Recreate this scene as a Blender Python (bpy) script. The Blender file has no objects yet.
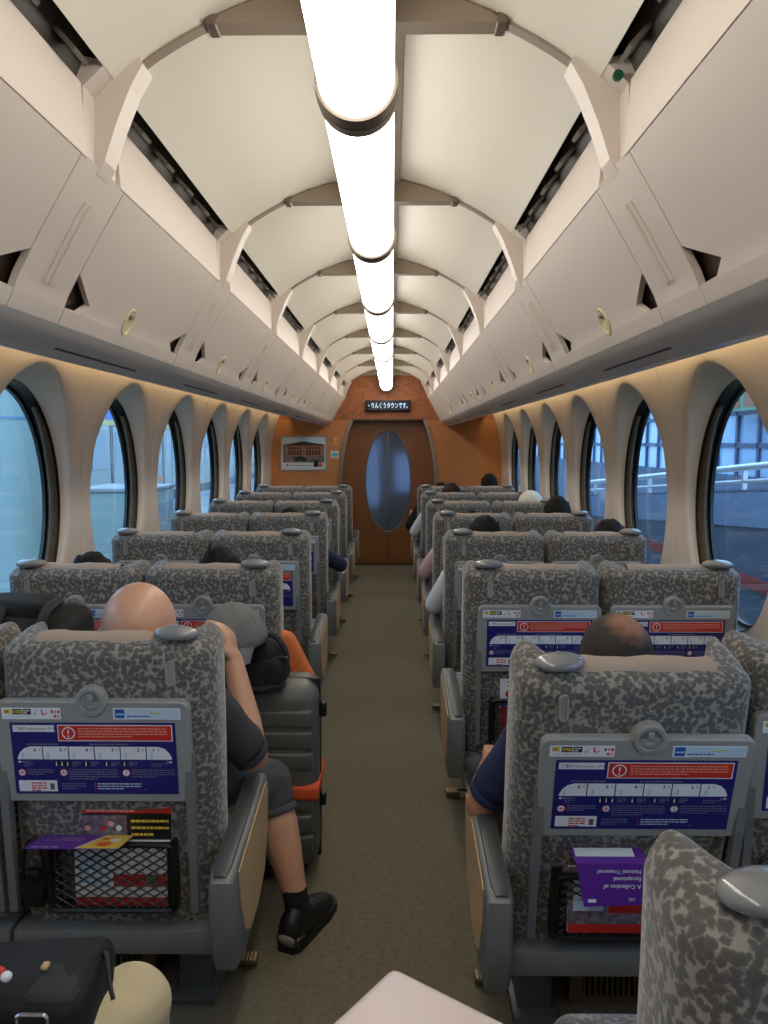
import bpy, bmesh, math, random
from mathutils import Vector, Matrix, noise
random.seed(7)
SC = bpy.context.scene
COL = SC.collection

# ------------------------------------------------------------------ camera, world, exposure
cam_data = bpy.data.cameras.new('camera')
cam_data.sensor_width = 36.0
cam_data.lens = 27.07
cam_data.clip_start = 0.02
camera = bpy.data.objects.new('camera', cam_data)
COL.objects.link(camera)
camera.location = (0.065, 0.0, 1.40)
camera.rotation_euler = (math.radians(90 - 5.12), 0, math.radians(0.595))
SC.camera = camera

world = bpy.data.worlds.new('overcast_sky')
SC.world = world
world.use_nodes = True
wbg = world.node_tree.nodes['Background']
wbg.inputs['Color'].default_value = (0.50, 0.72, 1.0, 1)
wbg.inputs['Strength'].default_value = 3.7

SC.view_settings.view_transform = 'Standard'
SC.view_settings.look = 'None'
SC.view_settings.gamma = 1.0
SC.view_settings.use_curve_mapping = False
SC.view_settings.exposure = 0.0

TUBE_STRENGTH = 7.2
COVE_STRENGTH = 7.0

# ------------------------------------------------------------------ materials
def lin(c):
    return tuple((v / 255 / 12.92) if v / 255 <= 0.04045 else ((v / 255 + 0.055) / 1.055) ** 2.4 for v in c)

M = {}
def mat(name, rgb, rough=0.5, metal=0.0, spec=0.5, var=0.0, scale=8.0, bump=0.0, bscale=200.0, sheen=0.0, emit=None, estr=0.0, coat=0.0):
    m = bpy.data.materials.new(name)
    m.use_nodes = True
    nt = m.node_tree
    b = nt.nodes['Principled BSDF']
    c = lin(rgb)
    b.inputs['Base Color'].default_value = (*c, 1)
    b.inputs['Roughness'].default_value = rough
    b.inputs['Metallic'].default_value = metal
    b.inputs['Specular IOR Level'].default_value = spec
    b.inputs['Sheen Weight'].default_value = sheen
    b.inputs['Coat Weight'].default_value = coat
    tc = nt.nodes.new('ShaderNodeTexCoord')
    if var > 0:
        n = nt.nodes.new('ShaderNodeTexNoise'); n.inputs['Scale'].default_value = scale; n.inputs['Detail'].default_value = 4
        r = nt.nodes.new('ShaderNodeValToRGB')
        r.color_ramp.elements[0].position = 0.3; r.color_ramp.elements[1].position = 0.7
        r.color_ramp.elements[0].color = (*[v * (1 - var) for v in c], 1)
        r.color_ramp.elements[1].color = (*[min(1, v * (1 + var)) for v in c], 1)
        nt.links.new(tc.outputs['Object'], n.inputs['Vector'])
        nt.links.new(n.outputs['Fac'], r.inputs['Fac'])
        nt.links.new(r.outputs['Color'], b.inputs['Base Color'])
    if bump > 0:
        n2 = nt.nodes.new('ShaderNodeTexNoise'); n2.inputs['Scale'].default_value = bscale; n2.inputs['Detail'].default_value = 3
        bp = nt.nodes.new('ShaderNodeBump'); bp.inputs['Strength'].default_value = bump; bp.inputs['Distance'].default_value = 0.003
        nt.links.new(tc.outputs['Object'], n2.inputs['Vector'])
        nt.links.new(n2.outputs['Fac'], bp.inputs['Height'])
        nt.links.new(bp.outputs['Normal'], b.inputs['Normal'])
    if emit:
        b.inputs['Emission Color'].default_value = (*lin(emit), 1)
        b.inputs['Emission Strength'].default_value = estr
    M[name] = m
    return m

mat('carpet', (112, 105, 86), 0.95, var=0.16, scale=60, bump=0.8, bscale=320)
mat('ceiling_cream', (226, 219, 203), 0.34, var=0.015, scale=2)
mat('rack_beige', (212, 199, 187), 0.42, bump=0.03, bscale=500)
mat('wall_beige', (216, 204, 190), 0.45, bump=0.03, bscale=500)
mat('underside_grey', (192, 189, 183), 0.3)
mat('taupe', (146, 130, 114), 0.45)
mat('dark_channel', (66, 60, 54), 0.6)
mat('dark_brown', (62, 44, 32), 0.35)
mat('shell_dark', (60, 56, 52), 0.8)
mat('ring_brown', (118, 104, 92), 0.35, metal=0.3)
mat('tube', (255, 252, 240), 0.4, emit=(255, 250, 240), estr=TUBE_STRENGTH)
mat('cove', (255, 220, 160), 0.4, emit=(255, 226, 178), estr=COVE_STRENGTH)
mat('gasket', (14, 15, 18), 0.35)
mat('curtain', (92, 82, 66), 0.9, var=0.15, scale=30)
mat('orange_wall', (190, 124, 68), 0.55, var=0.07, scale=26, bump=0.1, bscale=90)
mat('mottled_brown', (158, 92, 52), 0.5, var=0.28, scale=34)
mat('door_brown', (128, 78, 38), 0.4, var=0.06, scale=18)
mat('frame_steel', (150, 146, 136), 0.3, metal=0.7)
mat('grey_plastic', (148, 149, 147), 0.42, bump=0.02, bscale=600)
mat('mid_grey_plastic', (114, 115, 115), 0.45, bump=0.03, bscale=600)
mat('dark_grey_plastic', (66, 69, 72), 0.42)
mat('grip_grey', (128, 130, 131), 0.16, coat=0.6)
mat('black_plastic', (20, 20, 22), 0.4)
mat('wood_inlay', (196, 164, 120), 0.6, var=0.10, scale=70)
mat('cover_beige', (166, 148, 132), 0.85, bump=0.05, bscale=700)
mat('base_steel', (96, 98, 96), 0.4, metal=0.4)
mat('heater_brown', (92, 72, 52), 0.6)
mat('print_navy', (34, 32, 112), 0.35)
mat('print_red', (204, 52, 44), 0.35)
mat('print_white', (226, 230, 236), 0.35)
mat('print_grey', (120, 120, 140), 0.35)
mat('print_black', (24, 24, 26), 0.35)
mat('print_yellow', (222, 196, 60), 0.35)
mat('print_blue', (38, 96, 180), 0.35)
mat('print_palered', (232, 150, 130), 0.35)
mat('print_skyblue', (186, 210, 228), 0.35)
mat('paper_purple', (96, 40, 150), 0.4)
mat('paper_yellow', (226, 190, 70), 0.4)
mat('paper_white', (222, 222, 222), 0.5)
mat('paper_red', (190, 42, 36), 0.45)
mat('paper_photo', (112, 100, 108), 0.4, var=0.7, scale=70)
mat('plate_ivory', (214, 208, 160), 0.35)
mat('text_grey', (110, 102, 94), 0.5)
mat('led', (210, 235, 255), 0.5, emit=(190, 225, 255), estr=1.0)
mat('led_black', (16, 20, 46), 0.3)
mat('skin_fair', (206, 158, 128), 0.34, var=0.05, scale=12, bump=0.05, bscale=300)
mat('skin_tan', (176, 124, 94), 0.5, var=0.06, scale=14)
mat('hair_black', (20, 18, 17), 0.7, spec=0.2, var=0.3, scale=90, bump=0.5, bscale=260)
mat('hair_brown', (48, 34, 26), 0.7, spec=0.2, var=0.3, scale=90, bump=0.5, bscale=260)
mat('shirt_charcoal', (62, 62, 66), 0.85, var=0.12, scale=9, bump=0.25, bscale=22)
mat('shorts_grey', (78, 78, 80), 0.9, var=0.12, scale=9, bump=0.3, bscale=20)
mat('shirt_navy', (30, 40, 72), 0.85, var=0.12, scale=9, bump=0.25, bscale=22)
mat('shirt_white', (214, 216, 220), 0.85, bump=0.25, bscale=22)
mat('shirt_pink', (206, 172, 176), 0.85, bump=0.25, bscale=22)
mat('shirt_black', (24, 24, 28), 0.85, bump=0.25, bscale=22)
mat('trousers_beige', (206, 190, 152), 0.9, var=0.06, scale=10, bump=0.5, bscale=16)
mat('trousers_dark', (44, 46, 54), 0.9)
mat('shoe_black', (20, 20, 22), 0.5, bump=0.2, bscale=60)
mat('shoe_grey', (140, 140, 138), 0.5)
mat('sock_black', (22, 22, 24), 0.9)
mat('eye_dark', (20, 14, 10), 0.2)
mat('lip', (150, 84, 76), 0.5)
mat('suitcase_grey', (92, 92, 88), 0.42, bump=0.05, bscale=300)
mat('stand_in_pink', (222, 204, 200), 0.4)
mat('strap_orange', (222, 84, 42), 0.7)
mat('cloth_orange', (214, 118, 62), 0.85, var=0.1, scale=20)
mat('bag_black', (22, 23, 24), 0.8, var=0.25, scale=20, bump=0.4, bscale=30)
mat('bag_black_web', (40, 42, 42), 0.75, bump=0.4, bscale=200)
mat('cap_grey', (112, 112, 110), 0.9, var=0.14, scale=24, bump=0.2, bscale=200)
mat('cap_white', (214, 210, 198), 0.9, var=0.05, scale=20)
mat('steel', (176, 176, 178), 0.25, metal=0.9)
mat('platform', (168, 172, 176), 0.8, var=0.06, scale=3)
mat('tactile_yellow', (206, 180, 60), 0.8)
mat('column_pale', (160, 178, 172), 0.6)
mat('train_cream', (160, 166, 160), 0.4)
mat('train_blue', (62, 96, 186), 0.35)
mat('train_yellow', (214, 186, 90), 0.4)
mat('train_orange', (206, 120, 50), 0.4)
mat('train_dark', (52, 58, 66), 0.2)
mat('train_glass', (96, 118, 130), 0.08)
mat('green_board', (96, 140, 112), 0.5, var=0.2, scale=1.5)
mat('mullion', (64, 88, 124), 0.5)
mat('bright_pane', (170, 205, 240), 0.12)
mat('parapet_blue', (124, 148, 182), 0.5)
mat('parapet_dark', (78, 96, 122), 0.5)
mat('parapet_red', (150, 64, 58), 0.6)
mat('rail_white', (210, 220, 230), 0.3, metal=0.5)
mat('poster_white', (206, 208, 204), 0.3)
mat('poster_photo', (118, 104, 98), 0.35, var=0.6, scale=14)

def fabric():
    m = bpy.data.materials.new('seat_fabric'); m.use_nodes = True
    nt = m.node_tree; b = nt.nodes['Principled BSDF']
    tc = nt.nodes.new('ShaderNodeTexCoord')
    n = nt.nodes.new('ShaderNodeTexNoise'); n.inputs['Scale'].default_value = 85; n.inputs['Detail'].default_value = 2
    mx = nt.nodes.new('ShaderNodeMix'); mx.data_type = 'VECTOR'; mx.inputs['Factor'].default_value = 0.5
    sub = nt.nodes.new('ShaderNodeVectorMath'); sub.operation = 'SUBTRACT'; sub.inputs[1].default_value = (0.5, 0.5, 0.5)
    sc = nt.nodes.new('ShaderNodeVectorMath'); sc.operation = 'SCALE'; sc.inputs['Scale'].default_value = 0.012
    ad = nt.nodes.new('ShaderNodeVectorMath'); ad.operation = 'ADD'
    v = nt.nodes.new('ShaderNodeTexVoronoi'); v.feature = 'F1'; v.inputs['Scale'].default_value = 96
    r = nt.nodes.new('ShaderNodeValToRGB')
    e = r.color_ramp.elements
    e[0].position = 0.10; e[0].color = (*lin((82, 80, 78)), 1)
    e[1].position = 0.54; e[1].color = (*lin((94, 92, 88)), 1)
    x = r.color_ramp.elements.new(0.70); x.color = (*lin((146, 141, 132)), 1)
    nt.links.new(tc.outputs['Object'], n.inputs['Vector'])
    nt.links.new(n.outputs['Color'], sub.inputs[0])
    nt.links.new(sub.outputs[0], sc.inputs[0])
    nt.links.new(tc.outputs['Object'], ad.inputs[0]); nt.links.new(sc.outputs[0], ad.inputs[1])
    nt.links.new(ad.outputs[0], v.inputs['Vector'])
    nt.links.new(v.outputs['Distance'], r.inputs['Fac'])
    nt.links.new(r.outputs['Color'], b.inputs['Base Color'])
    b.inputs['Roughness'].default_value = 0.9
    b.inputs['Sheen Weight'].default_value = 0.35
    b.inputs['Sheen Roughness'].default_value = 0.4
    nt.nodes.remove(mx)
    bp = nt.nodes.new('ShaderNodeBump'); bp.inputs['Strength'].default_value = 0.12; bp.inputs['Distance'].default_value = -0.002
    nt.links.new(v.outputs['Distance'], bp.inputs['Height']); nt.links.new(bp.outputs['Normal'], b.inputs['Normal'])
    M['seat_fabric'] = m
fabric()

def window_glass(name, tint, refl=0.08):
    m = bpy.data.materials.new(name); m.use_nodes = True
    nt = m.node_tree; nt.nodes.clear()
    o = nt.nodes.new('ShaderNodeOutputMaterial'); t = nt.nodes.new('ShaderNodeBsdfTransparent'); g = nt.nodes.new('ShaderNodeBsdfGlossy')
    lw = nt.nodes.new('ShaderNodeLayerWeight'); lw.inputs['Blend'].default_value = 0.5
    pw = nt.nodes.new('ShaderNodeMath'); pw.operation = 'POWER'; pw.inputs[1].default_value = 4.0
    f = nt.nodes.new('ShaderNodeMath'); f.operation = 'MULTIPLY_ADD'; f.inputs[1].default_value = 0.5; f.inputs[2].default_value = refl
    nt.links.new(lw.outputs['Facing'], pw.inputs[0]); nt.links.new(pw.outputs[0], f.inputs[0])
    x = nt.nodes.new('ShaderNodeMixShader')
    t.inputs['Color'].default_value = (*tint, 1); g.inputs['Roughness'].default_value = 0.01
    nt.links.new(f.outputs[0], x.inputs[0]); nt.links.new(t.outputs[0], x.inputs[1]); nt.links.new(g.outputs[0], x.inputs[2])
    nt.links.new(x.outputs[0], o.inputs['Surface'])
    M[name] = m
window_glass('window_glass', (0.80, 0.90, 0.96), 0.05)

def frosted():
    m = mat('frosted_glass', (206, 214, 224), 0.38)
    b = m.node_tree.nodes['Principled BSDF']
    b.inputs['Transmission Weight'].default_value = 0.9
    b.inputs['IOR'].default_value = 1.2
frosted()

# ------------------------------------------------------------------ mesh helpers
def rot(axis, deg):
    return Matrix.Rotation(math.radians(deg), 3, axis)

class MB:
    def __init__(s):
        s.v = []; s.f = []; s.m = []; s.mi = 0
    def add(s, verts, faces, mi=None, R=None, T=(0, 0, 0)):
        o = len(s.v); T = Vector(T)
        for p in verts:
            p = Vector(p)
            if R is not None: p = R @ p
            s.v.append(tuple(p + T))
        for f in faces:
            s.f.append(tuple(i + o for i in f)); s.m.append(s.mi if mi is None else mi)
        return s
    def box(s, c, size, mi=None, R=None):
        x, y, z = (a / 2 for a in size)
        vs = [(-x, -y, -z), (x, -y, -z), (x, y, -z), (-x, y, -z), (-x, -y, z), (x, -y, z), (x, y, z), (-x, y, z)]
        return s.add(vs, [(0, 3, 2, 1), (4, 5, 6, 7), (0, 1, 5, 4), (1, 2, 6, 5), (2, 3, 7, 6), (3, 0, 4, 7)], mi, R, c)
    def span(s, x0, x1, y0, y1, z0, z1, mi=None):
        return s.box(((x0 + x1) / 2, (y0 + y1) / 2, (z0 + z1) / 2), (abs(x1 - x0), abs(y1 - y0), abs(z1 - z0)), mi)
    def rbox(s, c, size, r=0.01, seg=3, mi=None, R=None):
        bm = bmesh.new()
        bmesh.ops.create_cube(bm, size=1)
        for v in bm.verts: v.co = Vector((v.co.x * size[0], v.co.y * size[1], v.co.z * size[2]))
        bmesh.ops.bevel(bm, geom=bm.edges[:], offset=min(r, min(size) * 0.49), segments=seg, profile=0.5, affect='EDGES')
        bm.verts.index_update()
        s.add([v.co.copy() for v in bm.verts], [[v.index for v in f.verts] for f in bm.faces], mi, R, c)
        bm.free(); return s
    def prism(s, poly, axis, a, b, mi=None, R=None, T=(0, 0, 0)):
        """poly: 2D outline; axis 'x': (y,z), 'y': (x,z), 'z': (x,y); extruded from a to b"""
        def P(p, t):
            return {'x': (t, p[0], p[1]), 'y': (p[0], t, p[1]), 'z': (p[0], p[1], t)}[axis]
        n = len(poly)
        vs = [P(p, a) for p in poly] + [P(p, b) for p in poly]
        fs = [tuple(range(n))[::-1], tuple(range(n, 2 * n))] + [(i, (i + 1) % n, n + (i + 1) % n, n + i) for i in range(n)]
        return s.add(vs, fs, mi, R, T)
    def tube(s, path, r, n=8, mi=None, closed=False):
        path = [Vector(p) for p in path]; k = len(path)
        rr = r if isinstance(r, (list, tuple)) else [r] * k
        rings = []
        for i, p in enumerate(path):
            if closed: d = path[(i + 1) % k] - path[i - 1]
            else: d = path[min(i + 1, k - 1)] - path[max(i - 1, 0)]
            d.normalize()
            ref = Vector((0, 0, 1)) if abs(d.z) < 0.9 else Vector((1, 0, 0))
            a = d.cross(ref).normalized(); b = d.cross(a)
            rings.append([p + (a * math.cos(t) + b * math.sin(t)) * rr[i] for t in (2 * math.pi * j / n for j in range(n))])
        return s.loft(rings, closed_path=closed, mi=mi)
    def loft(s, rings, closed_path=False, cap=True, mi=None, R=None, T=(0, 0, 0)):
        n = len(rings[0]); k = len(rings)
        vs = [p for r in rings for p in r]; fs = []
        for i in range(k if closed_path else k - 1):
            for j in range(n):
                a = i * n + j; b = i * n + (j + 1) % n; i2 = ((i + 1) % k) * n
                fs.append((a, b, i2 + (j + 1) % n, i2 + j))
        if cap and not closed_path:
            fs.append(tuple(range(n))[::-1]); fs.append(tuple((k - 1) * n + j for j in range(n)))
        return s.add(vs, fs, mi, R, T)
    def ell(s, c, r, nu=20, nv=12, mi=None, R=None):
        vs = [(0, 0, -r[2])]
        for i in range(1, nv):
            t = -math.pi / 2 + math.pi * i / nv
            for j in range(nu):
                a = 2 * math.pi * j / nu
                vs.append((r[0] * math.cos(t) * math.cos(a), r[1] * math.cos(t) * math.sin(a), r[2] * math.sin(t)))
        vs.append((0, 0, r[2])); top = len(vs) - 1; fs = []
        for j in range(nu):
            fs.append((0, 1 + (j + 1) % nu, 1 + j)); fs.append((top, top - nu + j, top - nu + (j + 1) % nu))
        for i in range(nv - 2):
            for j in range(nu):
                a = 1 + i * nu + j; b = 1 + i * nu + (j + 1) % nu
                fs.append((a, b, b + nu, a + nu))
        return s.add(vs, fs, mi, R, c)
    def cyl(s, c, r, h, axis='z', n=24, mi=None):
        poly = [(r * math.cos(2 * math.pi * i / n), r * math.sin(2 * math.pi * i / n)) for i in range(n)]
        if axis == 'y': poly = poly[::-1]
        return s.prism(poly, axis, -h / 2, h / 2, mi, None, c)
    def mesh(s, name, mats, smooth=False, fixn=True):
        me = bpy.data.meshes.new(name)
        me.from_pydata(s.v, [], s.f)
        for m in (mats if isinstance(mats, (list, tuple)) else [mats]): me.materials.append(M[m])
        me.polygons.foreach_set('material_index', s.m)
        me.update()
        if fixn:
            bm = bmesh.new(); bm.from_mesh(me); bmesh.ops.recalc_face_normals(bm, faces=bm.faces[:]); bm.to_mesh(me); bm.free()
        if smooth:
            me.polygons.foreach_set('use_smooth', [True] * len(me.polygons))
            if smooth != 'full': me.set_sharp_from_angle(angle=math.radians(smooth if smooth is not True else 40))
        return me
    def build(s, name, mats, parent=None, smooth=False, loc=(0, 0, 0), rz=0, fixn=True):
        o = bpy.data.objects.new(name, s.mesh(name, mats, smooth, fixn))
        COL.objects.link(o); o.location = loc; o.rotation_euler = (0, 0, rz)
        if parent: o.parent = parent
        return o

def link_mesh(name, me, parent=None, loc=(0, 0, 0), rz=0):
    o = bpy.data.objects.new(name, me); COL.objects.link(o); o.location = loc; o.rotation_euler = (0, 0, rz)
    if parent: o.parent = parent
    return o
def tag(o, label=None, cat=None, group=None, kind=None):
    if label: o['label'] = label
    if cat: o['category'] = cat
    if group: o['group'] = group
    if kind: o['kind'] = kind
    return o
def empty(name, loc=(0, 0, 0), rz=0, parent=None):
    o = bpy.data.objects.new(name, None); COL.objects.link(o); o.location = loc; o.rotation_euler = (0, 0, rz)
    o.empty_display_size = 0.05
    if parent: o.parent = parent
    return o
def copy_tree(o, parent=None):
    c = o.copy(); COL.objects.link(c)
    if parent: c.parent = parent
    for ch in list(o.children): copy_tree(ch, c)
    return c
def rrect(x0, x1, z0, z1, r, seg=5):
    pts = []
    for cx, cz, a0 in ((x1 - r, z0 + r, -90), (x1 - r, z1 - r, 0), (x0 + r, z1 - r, 90), (x0 + r, z0 + r, 180)):
        for i in range(seg + 1):
            a = math.radians(a0 + 90 * i / seg); pts.append((cx + r * math.cos(a), cz + r * math.sin(a)))
    return pts
def bez(pts, n=8):
    """Catmull-Rom through the points"""
    pts = [Vector(p) for p in pts]; out = []
    for i in range(len(pts) - 1):
        p0 = pts[max(i - 1, 0)]; p1 = pts[i]; p2 = pts[i + 1]; p3 = pts[min(i + 2, len(pts) - 1)]
        for k in range(n):
            t = k / n
            out.append(0.5 * ((2 * p1) + (p2 - p0) * t + (2 * p0 - 5 * p1 + 4 * p2 - p3) * t * t + (3 * p1 - p0 - 3 * p2 + p3) * t ** 3))
    out.append(pts[-1]); return out

def text_geo(s, size, align='LEFT', bold=0.0):
    cu = bpy.data.curves.new('lettering', 'FONT'); cu.body = s; cu.size = size; cu.align_x = align; cu.resolution_u = 2
    cu.offset = bold
    o = bpy.data.objects.new('lettering', cu); COL.objects.link(o)
    bpy.context.view_layer.update()
    dg = bpy.context.evaluated_depsgraph_get()
    me = bpy.data.meshes.new_from_object(o.evaluated_get(dg))
    vs = [(v.co.x, v.co.y) for v in me.vertices]; fs = [tuple(p.vertices) for p in me.polygons]
    bpy.data.objects.remove(o); bpy.data.curves.remove(cu); bpy.data.meshes.remove(me)
    return vs, fs
class Print:
    """flat print in an (x,z) plane facing -y, layer by layer"""
    def __init__(s, y=0.0): s.mb = MB(); s.y = y
    def rect(s, x0, x1, z0, z1, mi, layer=1):
        y = s.y - 0.00035 * layer
        s.mb.add([(x0, y, z0), (x1, y, z0), (x1, y, z1), (x0, y, z1)], [(0, 1, 2, 3)], mi)
    def poly(s, pts, mi, layer=1):
        y = s.y - 0.00035 * layer
        s.mb.add([(p[0], y, p[1]) for p in pts], [tuple(range(len(pts)))], mi)
    def disc(s, cx, cz, r, mi, layer=1, n=20):
        s.poly([(cx + r * math.cos(2 * math.pi * i / n), cz + r * math.sin(2 * math.pi * i / n)) for i in range(n)], mi, layer)
    def text(s, t, x, z, size, mi, layer=2, align='LEFT', bold=0.0, rot180=False):
        vs, fs = text_geo(t, size, align, bold); y = s.y - 0.00035 * layer
        k = -1 if rot180 else 1
        s.mb.add([(x + k * a, y, z + k * b) for a, b in vs], fs, mi)
    def lines(s, x0, x1, z, n, dz, h, mi, layer=2, seed=1):
        rnd = random.Random(seed)
        for i in range(n):
            x = x0; end = x0 + (x1 - x0) * (1 if i < n - 1 else 0.6)
            while x < end:
                w = rnd.uniform(0.004, 0.014); s.rect(x, min(x + w, end), z - i * dz - h, z - i * dz, mi, layer); x += w + 0.0018
# ------------------------------------------------------------------ the carriage shell
Y0, Y1 = -2.05, 8.75          # back and front ends of the saloon
RIB0, RIBP = 1.475, 1.03
RIBS = [RIB0 + RIBP * k for k in range(-3, 8)]
WIN0 = 2.862
WINS = [WIN0 + k for k in range(-4, 6)]

fl = MB().span(-1.45, 1.45, Y0, Y1, -0.06, 0.0).build('floor', 'carpet')
tag(fl, kind='structure')

def xw(z):
    """half width of the inner wall at height z"""
    pts = [(0.0, 1.325), (0.6, 1.325), (0.95, 1.31), (1.2, 1.302), (1.4, 1.286), (1.6, 1.24), (1.76, 1.185)]
    for (a, b), (c, d) in zip(pts[:-1], pts[1:]):
        if z <= c: return b + (d - b) * max(0, z - a) / (c - a)
    return pts[-1][1]

def wall_panel_mesh(sx, half=0.5):
    ZB, ZT, CZ = 0.0, 1.75, 1.185
    bd = []
    n = 14
    for i in range(n): bd.append((-half + 2 * half * i / n, ZB))
    for i in range(22): bd.append((half, ZB + (ZT - ZB) * i / 22))
    for i in range(n): bd.append((half - 2 * half * i / n, ZT))
    for i in range(22): bd.append((-half, ZT - (ZT - ZB) * i / 22))
    ang = []
    for (y, z) in bd: ang.append(math.atan2((z - CZ) / 0.505, y / 0.378))
    def ring(a, b, cz, xf):
        return [(a * math.cos(t), cz + b * math.sin(t), xf) for t in ang]
    R = []
    R.append([(sx * (xw(z) + 0.006), y, z) for (y, z) in bd])
    R.append([(sx * xw(CZ + (z - CZ) * 0.997), y * 0.994, CZ + (z - CZ) * 0.997) for (y, z) in bd])
    for k in (0.33, 0.66):
        R.append([(sx * xw(z * (1 - k) + k * (CZ + 0.53 * math.sin(t))), y * (1 - k) + k * 0.400 * math.cos(t), z * (1 - k) + k * (CZ + 0.53 * math.sin(t))) for (y, z), t in zip(bd, ang)])
    for a, b, cz, dx in ((0.392, 0.519, CZ, 0.0), (0.384, 0.511, CZ, 0.004), (0.378, 0.503, CZ, 0.014)):
        R.append([(sx * (xw(cz + b * math.sin(t)) + dx), a * math.cos(t), cz + b * math.sin(t)) for t in ang])
    for k in (0.35, 0.7, 1.0):
        a = 0.378 + (0.372 - 0.378) * k; b = 0.503 + (0.468 - 0.503) * k; cz = CZ + (1.168 - CZ) * k
        R.append([(sx * ((xw(cz + b * math.sin(t)) + 0.014) * (1 - k) + 1.340 * k), a * math.cos(t), cz + b * math.sin(t)) for t in ang])
    mb = MB(); mb.loft(R, cap=False)
    return mb.mesh('wall_panel', 'wall_beige', smooth=50, fixn=False)

def gasket_mesh(sx):
    N = 48; R = []
    for a, b, x in ((0.374, 0.470, 1.338), (0.370, 0.466, 1.338), (0.358, 0.458, 1.385), (0.343, 0.444, 1.388), (0.343, 0.444, 1.402), (0.380, 0.480, 1.402)):
        R.append([(sx * x, a * math.cos(2 * math.pi * i / N), 1.168 + b * math.sin(2 * math.pi * i / N)) for i in range(N)])
    return MB().loft(R, cap=False).mesh('window_gasket', 'gasket', smooth=40)
def pane_mesh(sx):
    N = 48
    return MB().prism([(0.348 * math.cos(2 * math.pi * i / N), 1.168 + 0.449 * math.sin(2 * math.pi * i / N)) for i in range(N)], 'x', sx * 1.391, sx * 1.397).mesh('pane', 'window_glass')
def curtain_mesh(sx):
    # gathered curtain hanging at the far edge of the oval
    n = 22; rings = []
    for z in (0.80, 0.90, 1.0, 1.1, 1.2, 1.3, 1.4, 1.48, 1.54):
        y1 = 0.367 * math.sqrt(max(0, 1 - ((z - 1.168) / 0.466) ** 2)) - 0.004; w = 0.050 - 0.02 * max(0, (z - 1.3) / 0.24)
        pts = [(y1 - w * (1 - i / n), sx * (1.350 + 0.006 * math.sin(i * 1.6))) for i in range(n + 1)]
        rings.append([(p[1], p[0], z) for p in pts] + [(p[1] + sx * 0.004, p[0], z) for p in pts[::-1]])
    return MB().loft(rings).mesh('curtain', 'curtain', smooth=60)

wi = 1
for sx, side in ((-1, 'left'), (1, 'right')):
    w = empty('wall_' + side, (0, 0, 0)); tag(w, kind='structure')
    me = wall_panel_mesh(sx); gm = gasket_mesh(sx); pm = pane_mesh(sx); cm = curtain_mesh(sx)
    for k, yc in enumerate(WINS):
        link_mesh('wall_panel', me, w, (0, yc, 0))
        wo = empty('window_%d' % wi, (0, yc, 0)); tag(wo, kind='structure')
        link_mesh('gasket', gm, wo); link_mesh('pane', pm, wo)
        if k >= 4:
            order = ('nearest', 'second', 'third', 'fourth', 'fifth', 'farthest')[k - 4]
            c = link_mesh('curtain', cm, None, (0, yc, 0))
            tag(c, 'brown gathered curtain at the edge of the %s oval window on the %s' % (order, side), 'curtain', 'window curtains')
        wi += 1
    # plain filler panels at both ends
    for (a, b) in ((WINS[-1] + 0.5, Y1), (Y0, WINS[0] - 0.5)):
        if b - a < 0.02: continue
        zs = [0, 0.6, 0.95, 1.2, 1.4, 1.6, 1.75]
        mb = MB(); vs = []
        for z in zs: vs += [(sx * xw(z), a, z), (sx * xw(z), b, z)]
        mb.add(vs, [(2 * i, 2 * i + 1, 2 * i + 3, 2 * i + 2) for i in range(len(zs) - 1)])
        mb.build('wall_panel', 'wall_beige', w, smooth=50)
    # heater duct along the bottom of the wall
    bb = MB().rbox((sx * 1.295, (Y0 + Y1) / 2, 0.09), (0.05, Y1 - Y0, 0.16), 0.012).build('baseboard_' + side, 'dark_grey_plastic', smooth=40)
    tag(bb, kind='structure')

# ------------------------------------------------------------------ ceiling
ce = empty('ceiling'); tag(ce, kind='structure')
sh = [(-1.44, 1.67), (-1.40, 1.9), (-1.1, 2.3), (-0.6, 2.46), (0, 2.5), (0.6, 2.46), (1.1, 2.3), (1.40, 1.9), (1.44, 1.67)]
mb = MB()
mb.add([(x, Y0, z) for x, z in sh] + [(x, Y1, z) for x, z in sh], [(i, i + 1, len(sh) + i + 1, len(sh) + i) for i in range(len(sh) - 1)])
mb.build('roof_shell', 'shell_dark', ce)
def arch(x):
    pts = [(0.08, 2.222), (0.16, 2.203), (0.245, 2.172), (0.33, 2.130), (0.39, 2.092), (0.44, 2.052)]
    for (a, b), (c, d) in zip(pts[:-1], pts[1:]):
        if x <= c: return b + (d - b) * (x - a) / (c - a)
    return pts[-1][1]
ARC = [(p[0], p[1]) for p in bez([(0.085, 2.222), (0.16, 2.203), (0.245, 2.172), (0.33, 2.130), (0.39, 2.092), (0.437, 2.052)], 4)]
edges = [Y0] + RIBS + ([Y1] if Y1 - RIBS[-1] > 0.03 else [])
for sx in (-1, 1):
    cache = {}
    for a, b in zip(edges[:-1], edges[1:]):
        g = 0.008
        L = round(b - a, 3)
        if L not in cache:
            ring0 = [(sx * x, g, z) for x, z in ARC] + [(sx * (x + 0.004), g, z + 0.014) for x, z in ARC[::-1]]
            ring1 = [(x, L - g, z) for x, y, z in ring0]
            cache[L] = MB().loft([ring0, ring1]).mesh('ceiling_panel', 'ceiling_cream', smooth=30)
        link_mesh('ceiling_panel', cache[L], ce, (0, a, 0))
# centre rail above the lamps
MB().span(-0.088, 0.088, Y0, Y1, 2.205, 2.26).build('centre_rail', 'taupe', ce)
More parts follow.
